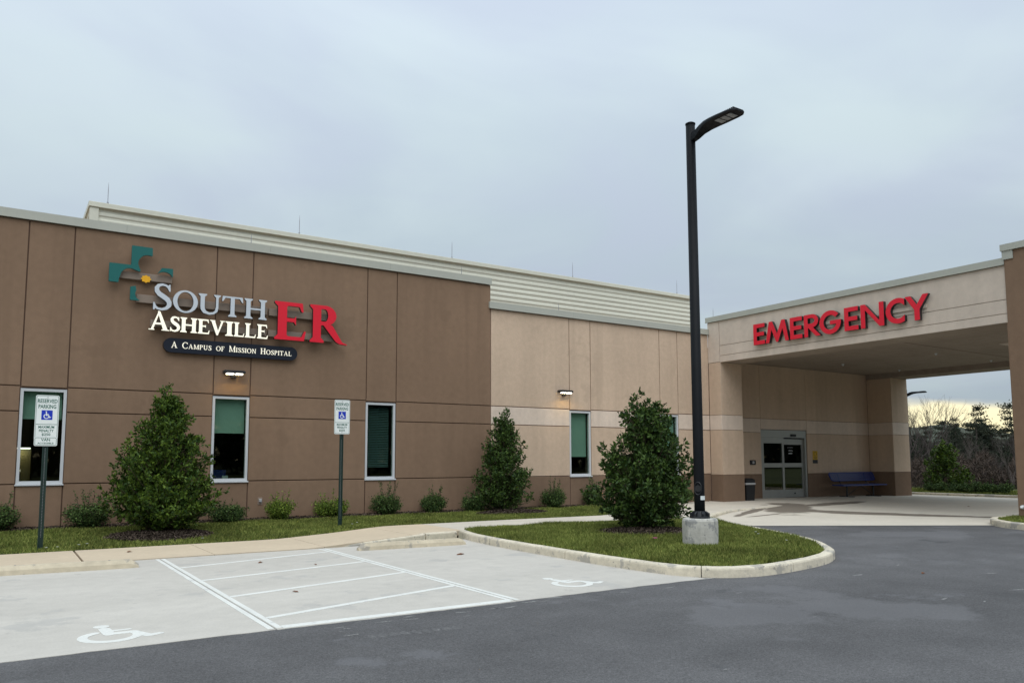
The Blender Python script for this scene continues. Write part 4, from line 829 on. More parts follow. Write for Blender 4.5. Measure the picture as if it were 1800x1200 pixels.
# =================================================================== STREET FURNITURE
def lamp_post(name, x, y, z0, H, lab, grp, footing=True):
    r = tag(empty(name, (x, y, z0)), lab, 'lamp post', grp)
    zb = .44 if footing else .0
    if footing:
        mb = MB(); n = 24; V = []; pr_ = ((.262, -.1), (.272, .04), (.278, .30), (.276, .40), (.262, .432), (.24, .44))
        rr = np.random.default_rng(3)
        for q, z in pr_:
            for i in range(n):
                t = 2*math.pi*i/n; k = q*(1+.035*math.cos(8*t))*(1+rr.uniform(-.008, .008)); V.append((k*math.cos(t), k*math.sin(t), z))
        mb.add(V, [(a*n+i, a*n+(i+1) % n, (a+1)*n+(i+1) % n, (a+1)*n+i) for a in range(len(pr_)-1) for i in range(n)] + [tuple(range((len(pr_)-1)*n, len(pr_)*n))]); mb.obj('footing', 'kerbbase', r)
    pr_ = MB().tube([(0, 0, zb), (0, 0, zb+.4), (0, 0, H-.03)], [.086, .085, .078], 20).obj('pole', 'pole', r, smooth=True)
    MB().tube([(0, 0, H-.0295), (0, 0, H-.01), (0, 0, H+.005)], [.086, .086, .06], 20).obj('pole_cap', 'pole', pr_)
    bc = MB().tube([(0, 0, zb+.001), (0, 0, zb+.035)], [.165, .160], 20).tube([(0, 0, zb+.0355), (0, 0, zb+.115)], [.125, .105], 20)
    for i in range(8):
        t = 2*math.pi*i/8+.3; c, s = math.cos(t), math.sin(t); q = Vector((-s, c, 0))*.011; a, b = Vector((c*.10, s*.10, 0)), Vector((c*.165, s*.165, 0))
        z1, z2 = Vector((0, 0, zb+.115)), Vector((0, 0, zb+.075)); zz = Vector((0, 0, zb+.034))
        bc.add([a-q+zz, a+q+zz, b+q+zz, b-q+zz, a-q+z1, a+q+z1, b+q+z2, b-q+z2], [(0, 3, 2, 1), (4, 5, 6, 7), (0, 1, 5, 4), (1, 2, 6, 5), (2, 3, 7, 6), (3, 0, 4, 7)])
    bc.obj('base_cover', 'black', r)
    if footing:
        d = Vector((-.86, -.50, 0)).normalized(); t = Vector((-d.y, d.x, 0)); up = Vector((0, 0, 1)); c = d*.082 + up*(zb+.48)
        MB().tube([c + t*.058*math.cos(a) + up*.10*math.sin(a) + d*.004 for a in np.linspace(0, 2*math.pi, 25)], .008, 6).tube([c-d*.01, c+d*.006], .055, 14).obj('hand_hole_cover', 'black', r)
        dd = Vector((.15, -1, 0)).normalized(); tt = Vector((-dd.y, dd.x, 0)); V = []
        for z in (zb+.295, zb+.36):
            for a in np.linspace(-.75, .75, 7): V.append((dd*math.cos(a)+tt*math.sin(a))*.0878 + up*z)
        MB().add(V, [(i, i+1, 8+i, 7+i) for i in range(6)]).obj('sticker', 'signwhite', pr_)
    # flat LED head reaching towards -Y on a swept neck
    st = [(-.03, .055, .30, .10), (.10, .060, .24, .105), (.20, .085, .20, .115), (.32, .125, .165, .10), (.45, .150, .145, .075), (.60, .165, .125, .055), (.85, .165, .105, .048), (.96, .150, .095, .042), (1.02, .10, .088, .035)]
    mb = MB(); V = []; zh = H-.345
    low = (0.0, .03, .085, .125, .140, .145, .145, .145, .147); hi_ = (.15, .17, .205, .222, .222, .216, .206, .196, .185)
    for (yy, hw, _, _), a, b in zip(st, low, hi_):
        yy += .05
        V += [(-hw, -yy, zh+a), (hw, -yy, zh+a), (hw*1.0, -yy, zh+a+(b-a)*.45), (hw*.72, -yy, zh+b), (-hw*.72, -yy, zh+b), (-hw, -yy, zh+a+(b-a)*.45)]
    n = 6; k = len(st); mb.add(V, [(i*n+j, (i+1)*n+j, (i+1)*n+(j+1) % n, i*n+(j+1) % n) for i in range(k-1) for j in range(n)] + [tuple(range(n)), tuple(range(k*n-1, (k-1)*n-1, -1))])
    hd = mb.obj('lamp_head', 'pole', r)
    for yy in (.66, .78, .90): MB().box(-.085, .085, -yy-.052, -yy+.045, zh+.137, zh+.1445).obj('led_module', 'led', hd)
    for yy in np.arange(.80, 1.02, .035): MB().box(-.10, .10, -yy-.006, -yy+.006, zh+.195, zh+.222).obj('cooling_fin', 'pole', hd)
    return r
lamp_post('lamp_post', 9.625, 9.135, .13, 7.11, 'tall black lamp post on round concrete footing in the lawn island', 'lamp posts')
lamp_post('lamp_post', 39.0, 22.58, -.05, 5.15, 'distant lamp post behind the entrance pier', 'lamp posts', False)

def wheel_stop(x0, x1, y0, y1, lab):
    r = tag(empty('wheel_stop', ((x0+x1)/2, (y0+y1)/2, 0)), lab, 'wheel stop', 'concrete wheel stops'); L = math.hypot(x1-x0, y1-y0)
    r.rotation_euler.z = math.atan2(y1-y0, x1-x0); mb = MB(); V = []
    for x, k, h in ((-L/2, .72, .045), (-L/2+.07, .97, .095), (-L/2+.12, 1, .115), (-L/6, 1, .118), (L/6, 1, .116), (L/2-.12, 1, .115), (L/2-.07, .97, .095), (L/2, .72, .045)):
        V += [(x, -.085*k, .0), (x, -.08*k, h*.55), (x, -.045*k, h), (x, .045*k, h), (x, .08*k, h*.55), (x, .085*k, .0)]
    n = 6; mb.add(V, [(i*n+j, (i+1)*n+j, (i+1)*n+(j+1) % n, i*n+(j+1) % n) for i in range(7) for j in range(n)] + [tuple(range(n-1, -1, -1)), tuple(range(7*n, 8*n))])
    mb.obj('bar', 'wstop', r)
    for s in (-.3, .3): MB().tube([(s*L, 0, .1145), (s*L, 0, .121)], .014, 8).obj('pin', 'steel', r)
wheel_stop(5.17, 7.17, 12.70, 12.56, 'worn concrete wheel stop in the bay beside the lawn island'); wheel_stop(-.12, 1.76, 12.66, 12.52, 'concrete wheel stop in the left bay against the walk')

# bench, bin, wall plates, floodlights under the canopy
bn = tag(empty('bench', (29.45, 19.15, .035)), 'blue mesh metal bench on black legs against entrance wall', 'bench')
def mesh_panel(mb, P, Q, R_, nx, ny, t=.008):
    """open grid of flat straps: P corner, Q/R_ edge vectors"""
    P, Q, R_ = map(Vector, (P, Q, R_)); nn = Q.cross(R_).normalized()*t
    def bar(a, b, w):
        V = [a-w, a+w, b+w, b-w]; V += [v+nn for v in V]; mb.add(V, [(3, 2, 1, 0), (4, 5, 6, 7), (0, 1, 5, 4), (1, 2, 6, 5), (2, 3, 7, 6), (3, 0, 4, 7)])
    for i in range(nx+1): a = P+Q*(i/nx); bar(a, a+R_, Q.normalized()*.008)
    for j in range(ny+1): a = P+R_*(j/ny); bar(a, a+Q, R_.normalized()*.010)
mb = MB(); mesh_panel(mb, (-1.48, -.22, .47), (2.96, 0, 0), (0, .44, .012), 60, 9); mb.tube([(-1.5, -.24, .465), (1.5, -.24, .465)], .022, 8).tube([(-1.5, -.24, .465), (-1.5, .23, .48)], .022, 8).tube([(1.5, -.24, .465), (1.5, .23, .48)], .022, 8).tube([(-1.5, .23, .48), (1.5, .23, .48)], .022, 8).obj('seat', 'benchblue', bn)
mb = MB(); mesh_panel(mb, (-1.48, .28, .66), (2.96, 0, 0), (0, .11, .29), 60, 6); mb.tube([(-1.36, .275, .645), (1.36, .275, .645), (1.48, .29, .70), (1.5, .38, .90), (1.42, .395, .96), (-1.42, .395, .96), (-1.5, .38, .90), (-1.48, .29, .70), (-1.36, .275, .645)], .024, 8, cap=False).obj('backrest', 'benchblue', bn)
for s in (-.9, .9):
    lg = MB().tube([(s, 0, .03), (s, .0, .44)], .035, 10).tube([(s, -.2, .44), (s, .22, .455), (s, .32, .60), (s, .41, .93)], .020, 8).obj('leg', 'black', bn)
    MB().cbox(s-.04, s+.04, -.33, .33, -.01, .035, .008).obj('foot', 'black', lg)
    MB().tube([(s*.95, 0, .07), (0, 0, .45)], .012, 6).obj('brace', 'black', bn)
tb = tag(empty('trash_bin', (22.43, 19.05, .075)), 'black litter bin with grey rim beside the entrance pier', 'bin')
mb = MB(); V = []
for z, k in ((-.01, .205), (.03, .21), (.56, .24), (.565, .235)): V += [(-k, -k*.95, z), (k, -k*.95, z), (k, k*.95, z), (-k, k*.95, z)]
mb.add(V, [(a*4+i, a*4+(i+1) % 4, a*4+4+(i+1) % 4, a*4+4+i) for a in range(3) for i in range(4)] + [(3, 2, 1, 0), (12, 13, 14, 15)]).obj('body', 'blackp', tb)
MB().cbox(-.252, .252, -.24, .24, .566, .635, .012).obj('rim', 'greyp', tb)
mb = MB(); V = []
for z, k, d in ((.636, .235, 0), (.74, .235, 0), (.80, .18, .03)): V += [(-k, -k*.93+d, z), (k, -k*.93+d, z), (k, k*.93+d, z), (-k, k*.93+d, z)]
mb.add(V, [(a*4+i, a*4+(i+1) % 4, a*4+4+(i+1) % 4, a*4+4+i) for a in range(2) for i in range(4)] + [(8, 9, 10, 11), (3, 2, 1, 0)]).obj('lid', 'blackp', tb)
cr = tag(empty('card_reader', (23.78, YBK, 1.43)), 'small black intercom box left of the entrance door', 'intercom')
MB().cbox(-.15, .15, -.05, .003, -.085, .085, .012).obj('case', 'blackp', cr); MB().cbox(-.06, .05, -.062, -.0505, -.05, .05, .01).obj('keypad', 'greyp', cr)
ys = tag(empty('notice_plate', (27.56, YBK, 1.63)), 'yellow notice plate with black lower part right of the entrance door', 'notice')
MB().box(-.15, .15, -.012, .003, -.10, .25).obj('yellow_field', 'yellow', ys); MB().box(-.15, .15, -.0121, .003, -.25, -.1005).obj('black_field', 'blackp', ys)
for i, (z, w) in enumerate(((-.02, .11), (-.055, .09))): MB().box(-w, w, -.0135, -.0122, z, z+.016).obj('print_line', 'blackp', ys)
MB().tube([(.09*math.cos(a), -.0135, .13+.085*math.sin(a)) for a in np.linspace(0, 2*math.pi, 20)], .006, 5, cap=False).obj('pictogram', 'blackp', ys)
for (y, lab) in ((12.93, 'small black floodlight under the canopy edge, nearer the building'), (12.66, 'small black floodlight under the canopy edge, farther from the building')):
    fl = tag(empty('floodlight', (22.12, y, 5.165)), lab, 'floodlight', 'floodlights under the canopy edge')
    MB().tube([(0, 0, 0), (0, 0, -.07)], .02, 8).obj('stem', 'black', fl); MB().cbox(-.07, .07, -.055, .055, -.20, -.068, .012).obj('head', 'black', fl)

# =================================================================== PLANTS
def leaf_arrays(base, d, L, W, rng, fold=.25, roll=None):
    n = len(base); d = d/np.linalg.norm(d, axis=1)[:, None]; r = rng.normal(size=(n, 3)); r[:, 2] *= .5
    s = np.cross(d, r); s /= np.linalg.norm(s, axis=1)[:, None]+1e-9; up = np.cross(s, d)
    L = L[:, None]; W = W[:, None]; mid = base+d*L*.55
    V = np.stack([base, mid+s*W*.5+up*W*fold, base+d*L, mid-s*W*.5+up*W*fold], 1).reshape(-1, 3)
    k = np.arange(n)[:, None]*4; F = np.concatenate([k+np.array([[0, 1, 2]]), k+np.array([[0, 2, 3]])]); return V, F
def unit(v): return v/(np.linalg.norm(v, axis=-1, keepdims=True)+1e-9)
def holly(name, x, y, z0, H, prof, seed, lab, nbr=150, leaf=(.062, .088), leaders=((0, 0, 1.0),), bare=.0, mt='holly', grp='young holly trees', per=11, spacing=.095):
    """prof: [(height fraction, crown half-width)]; leaders: (dx, dy, height fraction) tips of the upright shoots"""
    rng = np.random.default_rng(seed); r = tag(empty(name, (x, y, z0)), lab, 'tree', grp)
    ph, pw = np.array(prof).T; tr = MB(); tips = [(np.array([dx, dy, H*h]), h) for dx, dy, h in leaders]
    for i, (t, h) in enumerate(tips):
        c = [np.array([0, 0, -.05])] + [np.array([t[0]*q**1.3 + rng.normal()*.015, t[1]*q**1.3 + rng.normal()*.015, t[2]*q]) for q in (.15, .35, .55, .75, .97)]
        tr.tube(c, np.linspace(.040 if i == 0 else .026, .006, 6), 6)
    B_, D_, S_ = [], [], []
    for i in range(nbr):
        f = rng.uniform(.03, .84)**.85; h = f*H; ld = tips[rng.integers(len(tips))] if f > .55 else tips[0]
        az = i*2.39996 + rng.normal()*.35; R = np.interp(f, ph, pw)*rng.uniform(.62, 1.10)*(1+.13*math.sin(3*az+11*f+seed)+.10*math.sin(5*az-17*f))
        q = h/ld[0][2] if ld[0][2] > h else 1; p0 = np.array([ld[0][0]*q, ld[0][1]*q, h])
        rise = (.30+.9*f)*R + rng.uniform(0, .10); out = np.array([math.cos(az), math.sin(az), 0])
        p0 = p0-np.array([0, 0, min(rise*.75, h*.9)]); 
        ts = np.linspace(0, 1, 5); C = [p0 + out*R*t + np.array([0, 0, rise*t**1.4]) for t in ts]
        tr.tube(C, np.linspace(.011, .003, 5), 4, cap=False)
        n = max(2, int(R/spacing))
        for u in np.linspace(.30+bare, 1, n):
            j = min(int(u*4), 3); c = C[j]+(C[j+1]-C[j])*(u*4-j) + rng.normal(size=3)*.035
            sd = unit(out*rng.uniform(.1, .9) + np.array([0, 0, rng.uniform(.5, 1.1)]) + rng.normal(size=3)*.35); B_.append(c); D_.append(sd); S_.append(.7+.5*u)
    for t, h in tips:
        for q in np.linspace(.70, 1, 22):
            B_.append(np.array([t[0]*q**1.3, t[1]*q**1.3, t[2]*q-.07]) + rng.normal(size=3)*np.array([.06, .06, .01])); D_.append(unit(rng.normal(size=3)*.45+np.array([0, 0, 1]))); S_.append(1.0)
    B_, D_, S_ = map(np.array, (B_, D_, S_)); n = len(B_)
    base = np.repeat(B_, per, 0); sd = np.repeat(D_, per, 0); al = np.tile(np.linspace(0, 1, per), n)
    base = base + sd*(al*.10)[:, None] + rng.normal(size=base.shape)*.012
    ld = unit(sd*(.35+.75*al)[:, None] + unit(rng.normal(size=base.shape))*.95)
    L = rng.uniform(*leaf, len(base))*np.repeat(S_, per)**.5; V, F = leaf_arrays(base, ld, L, L*rng.uniform(.40, .52, len(base)), rng)
    V[:, 2] = np.maximum(V[:, 2], .02)
    tint = np.clip(rng.random(len(base))**2.2*.75 + al*.22*rng.random(len(base)) + np.repeat(rng.random(n)**3*.35, per), 0, 1); tint[rng.random(len(base)) < .006] = 1.6
    tr.obj('trunk', 'bark', r)
    o = link(bpy.data.objects.new('crown', fastmesh('crown', V, F, mt, np.repeat(tint, 4))), r); o['kind'] = 'stuff'
    return r
holly('holly_tree', 2.78, 17.15, .10, 3.0, [(0, .92), (.06, 1.02), (.15, 1.02), (.32, .86), (.5, .64), (.6, .50), (.68, .38), (.76, .22), (.84, .10), (1, .04)], 11,
      'large cone-shaped holly by the brown wall beside the reserved parking van sign', 600, leaders=((0, .02, 1.0), (.20, 0, .90)), mt='holly2')
holly('holly_tree', 11.72, 18.35, .13, 2.80, [(0, .64), (.1, .76), (.3, .68), (.45, .54), (.6, .44), (.7, .32), (.8, .20), (.86, .12), (1, .05)], 23,
      'slender dark holly at the corner where brown wall meets tan wall', 380, leaders=((-.05, 0, .97), (.08, 0, 1.0)))
holly('holly_tree', 10.62, 11.45, .15, 2.70, [(0, .60), (.08, .80), (.25, .86), (.45, .74), (.6, .58), (.7, .44), (.78, .28), (.84, .13), (1, .06)], 37,
      'broad holly with two top shoots on the lawn island beside the lamp post', 380, leaf=(.07, .098), leaders=((-.22, 0, 1.0), (.08, -.02, .93), (.30, .05, .74)), bare=.04)
holly('holly_tree', 37.6, 20.05, .08, 2.35, [(0, .85), (.2, .95), (.45, .75), (.7, .45), (.9, .2), (1, .1)], 41, 'green cone-shaped evergreen seen through the canopy opening', 120, leaf=(.09, .12), mt='holly2')
def shrub(x, y, z0, R, H, seed, mt, lab, wisps=6, grp='low shrubs along the wall', n_st=120, lf=.042):
    rng = np.random.default_rng(seed); r = tag(empty('shrub', (x, y, z0)), lab, 'shrub', grp); st = MB(); Bs, Ds = [], []
    for i in range(n_st+wisps):
        w = i >= n_st; az = rng.uniform(0, 2*math.pi); rr = R*(rng.uniform(.15, 1.0)**.6)*(.75 if w else 1); h = H*(rng.uniform(.78, 1.0) if w else rng.uniform(.25, .66)*(1.15-.4*rr/R))
        tip = np.array([rr*math.cos(az), rr*math.sin(az), h]); c = [np.array([tip[0]*.12, tip[1]*.12, -.03]), np.array([tip[0]*.55, tip[1]*.55, h*.45]), np.array([tip[0]*.9, tip[1]*.9, h*.8]), tip+rng.normal(size=3)*.015]
        st.tube(c, [.006, .005, .004, .002], 4, cap=False)
        m = 18 if w else 44; us = rng.uniform(.35 if w else .12, 1, m)
        for u in us:
            k = min(int(u*3), 2); Bs.append(c[k]+(c[k+1]-c[k])*(u*3-k)+rng.normal(size=3)*(.010 if w else .038)); Ds.append(unit(c[k+1]-c[k])*.5+unit(rng.normal(size=3)))
    Bs = np.array(Bs); Ds = unit(np.array(Ds)); L = rng.uniform(.75, 1.3, len(Bs))*lf; V, F = leaf_arrays(Bs, Ds, L, L*.55, rng); V[:, 2] = np.maximum(V[:, 2], .015)
    st.obj('stem', 'bark', r); o = link(bpy.data.objects.new('foliage', fastmesh('foliage', V, F, mt, np.repeat(rng.random(len(Bs))**1.6, 4))), r); o['kind'] = 'stuff'
for i, (x, y, R, H, mt, lab, w) in enumerate((
    (.02, 18.95, .42, .82, 'shrub', 'low dark shrub at the left edge, left of the leftmost window', 5),
    (1.62, 18.85, .46, .80, 'shrub', 'airy low shrub between the leftmost window and the large holly', 12),
    (4.42, 18.75, .44, .62, 'shrub', 'dark low shrub tucked behind the large holly, under the second window', 3),
    (5.66, 18.75, .36, .76, 'shrub_y', 'bright green rounded shrub beside the outlet box', 5),
    (7.0, 18.95, .42, .72, 'shrub_y', 'bright green shrub directly behind the second parking sign post', 3),
    (8.48, 18.95, .38, .88, 'shrub', 'dark shrub with tall wisps under the blind-covered window', 9),
    (9.84, 18.95, .33, .78, 'shrub', 'dark shrub standing alone left of the slender holly', 7),
    (11.02, 18.80, .36, .66, 'shrub', 'dark shrub touching the left side of the slender holly', 6),
    (13.72, 18.80, .36, .92, 'shrub', 'wispy shrub between the slender holly and the tan wall window', 9),
    (15.36, 19.0, .27, .92, 'shrub', 'narrow upright shrub under the tan wall window', 9),
    (19.3, 19.0, .34, .70, 'shrub', 'shrub half hidden behind the lamp post at the tan wall', 4))):
    shrub(x, y, .13, R, H, 100+i, mt, lab, w)
for i, (x, y, R, H, lab) in enumerate(((35.6, 19.35, .62, .72, 'clipped dark shrub beyond the drive, leftmost of the row'), (35.7, 18.45, .60, .66, 'clipped dark shrub beyond the drive, second of the row'), (35.6, 17.55, .66, .78, 'clipped dark shrub beyond the drive, third of the row'), (35.8, 16.75, .55, .66, 'clipped dark shrub beyond the drive, rightmost of the row'))):
    shrub(x, y, .07, R, H, 140+i, 'shrub', lab, 2, 'clipped shrubs beyond the drive', 60, .06)

# ---- grass
def grass(name, poly, zf, dens, hmin, hmax, seed, lab, holes=(), width=.0075):
    rng = np.random.default_rng(seed); poly = np.asarray(poly); lo_, hi_ = poly.min(0), poly.max(0); n = int((hi_-lo_).prod()*dens)
    P = lo_+rng.random((n, 2))*(hi_-lo_); k = inside(P, poly)
    for (x, y, rx, ry) in holes: k &= (((P[:, 0]-x)/rx)**2+((P[:, 1]-y)/ry)**2) > 1+rng.normal(size=n)*.12
    P = P[k]; n = len(P); z = zf(P)
    clump = .5+.5*np.sin(P[:, 0]*3.1+np.sin(P[:, 1]*2.3)*1.7)*np.sin(P[:, 1]*2.7+1.3); h = (hmin+(hmax-hmin)*rng.random(n)**1.5)*(.75+.5*clump)
    a = rng.random(n)*6.283; ln = rng.normal(size=(n, 2))*.45*h[:, None]; w = width*(.7+.6*rng.random(n))
    b0 = np.stack([P[:, 0]-np.cos(a)*w, P[:, 1]-np.sin(a)*w, z-.005], 1); b1 = np.stack([P[:, 0]+np.cos(a)*w, P[:, 1]+np.sin(a)*w, z-.005], 1); t = np.stack([P[:, 0]+ln[:, 0], P[:, 1]+ln[:, 1], z+h], 1)
    V = np.stack([b0, b1, t], 1).reshape(-1, 3); F = np.arange(3*n).reshape(-1, 3); tint = np.repeat(np.clip(rng.random(n)**1.6+.0*clump, 0, 1), 3)
    o = link(bpy.data.objects.new(name, fastmesh(name, V, F, 'grass', tint))); tag(o, lab, 'grass', kind='stuff')
H1, H2, H3 = (2.72, 16.75, .95, .85), (11.75, 17.95, 1.05, .55), (10.45, 11.25, .98, .85)
grass('grass', ISL, isl_z, 3600, .035, .075, 1, 'short green grass on the lawn island', [H3, (9.625, 9.135, .30, .30)])
strip_g = [(x, SWB(x)+.01) for x in np.concatenate([np.arange(-4, 4, 1.0), np.arange(4, 16.2, .5)])] + [(16.3, 18.9), (12, 18.72), (7, 18.66), (3, 18.7), (-4, 18.6)]
grass('grass', strip_g, strip_z, 2000, .03, .06, 2, 'short green grass between the walk and the building wall', [H1, H2], .009)
grass('grass', PIin, lambda P: np.full(len(P), .12), 1500, .03, .06, 3, 'short grass in the kerbed bed under the front pier')
grass('grass', [(33.9, 9), (39, 9), (39, 24), (33.9, 24)], lambda P: np.interp(P[:, 0], [33.8, 38, 70], [.07, .09, -.9]), 330, .04, .09, 4, 'pale grass on the verge beyond the drive', (), .02)
# ---- mulch: shredded bark chips
def mulch(name, pts_fn, n, zf, seed, lab, bed=None, size=(.02, .06)):
    rng = np.random.default_rng(seed); P = pts_fn(rng, n); n = len(P); z = zf(P); a = rng.random(n)*6.283; L = rng.uniform(*size, n); W = L*rng.uniform(.15, .45, n)
    c, s = np.cos(a), np.sin(a); tz = rng.normal(size=n)*.35*L
    q = [np.stack([P[:, 0]+c*L*i*.5-s*W*j*.5, P[:, 1]+s*L*i*.5+c*W*j*.5, z+.012+tz*i*.5+rng.random(n)*.015], 1) for i, j in ((-1, -1), (1, -1), (1, 1), (-1, 1))]
    V = np.stack(q, 1).reshape(-1, 3); F = np.arange(4*n).reshape(-1, 4); o = link(bpy.data.objects.new(name, fastmesh(name, V, F, 'mulch', np.repeat(rng.random(n)**2, 4))))
    tag(o, lab, 'mulch', kind='stuff')
def mound_z(h, base):
    def f(P): d = ((P[:, 0]-h[0])/h[2])**2+((P[:, 1]-h[1])/h[3])**2; return base(P)+.07*np.clip(1.05-d, 0, 1)
    return f
def disc(h): return lambda rng, n: np.stack([h[0]+h[2]*np.sqrt(rng.random(n))*np.cos(t := rng.random(n)*6.283)*1.03, h[1]+h[3]*np.sqrt(rng.random(n))*np.sin(t)*1.03], 1) if False else _disc(h, rng, n)
def _disc(h, rng, n):
    t = rng.random(n)*6.283; q = np.sqrt(rng.random(n))*1.04; return np.stack([h[0]+h[2]*q*np.cos(t), h[1]+h[3]*q*np.sin(t)], 1)
for h, base, nm in ((H1, strip_z, 'large holly'), (H2, strip_z, 'slender holly'), (H3, isl_z, 'island holly')):
    ang = np.linspace(0, 2*math.pi, 40)[:-1]; poly = np.stack([h[0]+h[2]*np.cos(ang), h[1]+h[3]*np.sin(ang)], 1)
    bed = soil_patch('mulch_ring', poly, lambda P, h=h, base=base: mound_z(h, base)(P)+.004, 10); bed.data.materials[0] = M['mulchbed']; tag(bed, kind='structure')
    mulch('mulch', disc(h), 5200, mound_z(h, base), hash(nm) % 97, 'shredded bark mulch ring under the '+nm)
def wallbed(rng, n):
    P = np.stack([rng.uniform(-3, 16.3, n), 18.62+.66*rng.random(n)], 1); return P[P[:, 1] > 18.66+.10*np.sin(P[:, 0]*2.3)+.05*np.sin(P[:, 0]*7)]
wb = MB(); X = np.linspace(-24, 16.35, 90); wb.add([(x, y, strip_z(np.array([[x, y]]))[0]+.006) for x in X for y in (18.68+.08*math.sin(x*2.3), 19.32)], [(2*i, 2*i+2, 2*i+3, 2*i+1) for i in range(len(X)-1)])
tag(wb.obj('mulch_bed', 'mulchbed'), kind='structure')
mulch('mulch', wallbed, 16000, strip_z, 9, 'bark mulch and stones along the wall foot', None, (.02, .07))

# ---- small things lying about
def dead_leaf(x, y, z, s, rz, lab, m='leafbrown'):
    o = MB().add([(-s, 0, 0), (-s*.3, -s*.45, .008), (s*.6, -s*.3, .012), (s, 0, .004), (s*.5, s*.4, .014), (-s*.4, s*.4, .006), (0, 0, .002)], [(0, 1, 6), (1, 2, 6), (2, 3, 6), (3, 4, 6), (4, 5, 6), (5, 0, 6)]).obj('dead_leaf', m)
    o.location = (x, y, z); o.rotation_euler.z = rz; tag(o, lab, 'leaf', 'dead leaves on the paving')
for x, y, z, s, a, lab in ((6.33, 11.22, .003, .10, .4, 'brown dead leaf in the bay beside the lawn island'), (3.35, 12.0, .003, .06, .8, 'small dark leaf high in the striped aisle'), (3.95, 11.3, .003, .035, 1.8, 'tiny dark leaf in the striped aisle near its right line'), (2.95, 9.1, .003, .045, 2.2, 'small dark leaf low in the striped aisle'), (26.3, 13.3, slabz(26.3, 13.3)+.003, .10, .2, 'dark leaf lying on the drive under the canopy'), (1.9, 14.55, .016, .07, .9, 'brown leaf on the beige walk'), (10.4, 5.9, 0, .05, .3, 'pale scrap on the asphalt near the lawn island')):
    dead_leaf(x, y, z, s, a, lab)
def flower(x, y, z, s, m, lab):
    rng = np.random.default_rng(int(x*100)); mb = MB()
    for i in range(7):
        a = i*.9; c, sn = math.cos(a), math.sin(a); mb.add([(0, 0, .03), (c*s-sn*s*.4, sn*s+c*s*.4, .045), (c*s*1.3, sn*s*1.3, .04), (c*s+sn*s*.4, sn*s-c*s*.4, .045)], [(0, 1, 2, 3)])
    o = mb.obj('flower', m); o.location = (x, y, z); tag(o, lab, 'flower', 'small flowers in the grass')
flower(9.18, 9.72, .19, .035, 'pink', 'single pink flower in the grass left of the lamp post footing')
for i, (x, y, lab) in enumerate(((.75, 15.60, 'white flower at the foot of the van parking sign'), (.92, 15.62, 'white flower just right of the van sign post'), (1.25, 15.75, 'white flower in the grass right of the van sign'), (1.38, 15.82, 'white flower between the van sign and the large holly'), (6.62, 16.6, 'white flower right of the second sign post'), (6.85, 16.9, 'white flower farther right of the second sign post'), (3.3, 15.75, 'white flower in the grass below the large holly'), (11.6, 9.6, 'white flower near the right kerb of the island'), (11.1, 8.6, 'white flower in the island tip'), (11.9, 9.9, 'white flower by the far right island kerb'))):
    flower(x, y, float(isl_z(np.array([[x, y]]))[0]) + .015 if y < 14 else float(strip_z(np.array([[x, y]]))[0]) + .005, .018, 'petal', lab)

# =================================================================== BEYOND THE CANOPY
def ray(px, dist):
    a = _yw+math.atan((px-900)/1376.1); return dist*math.sin(a), dist*math.cos(a)
def pine_mesh(seed, H, R, n=6000, openness=.0, needle=.33):
    rng = np.random.default_rng(seed); V, F, T = [], [], []; k = 0
    tiers = 13
    for i in range(tiers):
        f = .22+.78*i/(tiers-1); rr = R*(1.08-f)**.8*rng.uniform(.7, 1.1)+.12*R
        for b in range(rng.integers(5, 8)):
            if rng.random() < openness: continue
            az = rng.random()*6.283; L = rr*rng.uniform(.6, 1.15); m = int(n/tiers/6)
            u = rng.random(m)**.7; c = np.stack([np.cos(az)*L*u, np.sin(az)*L*u, H*f + .10*L*u - .02*L], 1) + rng.normal(size=(m, 3))*np.array([.10, .10, .06])*R*.8*(.4+u)[:, None]
            d = unit(rng.normal(size=(m, 3))+np.array([math.cos(az), math.sin(az), .5]))*needle*R*.16; s = unit(np.cross(d, rng.normal(size=(m, 3))))*needle*R*.06
            vv = np.stack([c-s, c+s, c+d], 1).reshape(-1, 3); V.append(vv); F.append(np.arange(3*m).reshape(-1, 3)+k); k += 3*m; T.append(np.repeat(rng.random(m), 3))
    return fastmesh('crown', np.concatenate(V), np.concatenate(F), 'pine', np.concatenate(T))
def trunk_mesh(H, r): return MB().tube([(0, 0, -.3), (0.02*H, 0, H*.5), (0, 0, H*.97)], [r, r*.6, r*.12], 7).mesh('trunk', 'farbark')
pv = [(pine_mesh(1, 9, 2.4), trunk_mesh(9, .16)), (pine_mesh(2, 9, 3.2, 4500, .25, .36), trunk_mesh(9, .18)), (pine_mesh(3, 9, 2.7, 6000, .1), trunk_mesh(9, .16))]
def pine(px, dist, z0, H, v, lab, wide=1.0, grp='pine trees beyond the canopy'):
    x, y = ray(px, dist); r = tag(empty('pine_tree', (x, y, z0)), lab, 'tree', grp); H *= .86; s = H/9; r.scale = (s*wide, s*wide, s); r.rotation_euler.z = px*.7
    link(bpy.data.objects.new('trunk', pv[v][1]), r); o = link(bpy.data.objects.new('crown', pv[v][0]), r); o['kind'] = 'stuff'
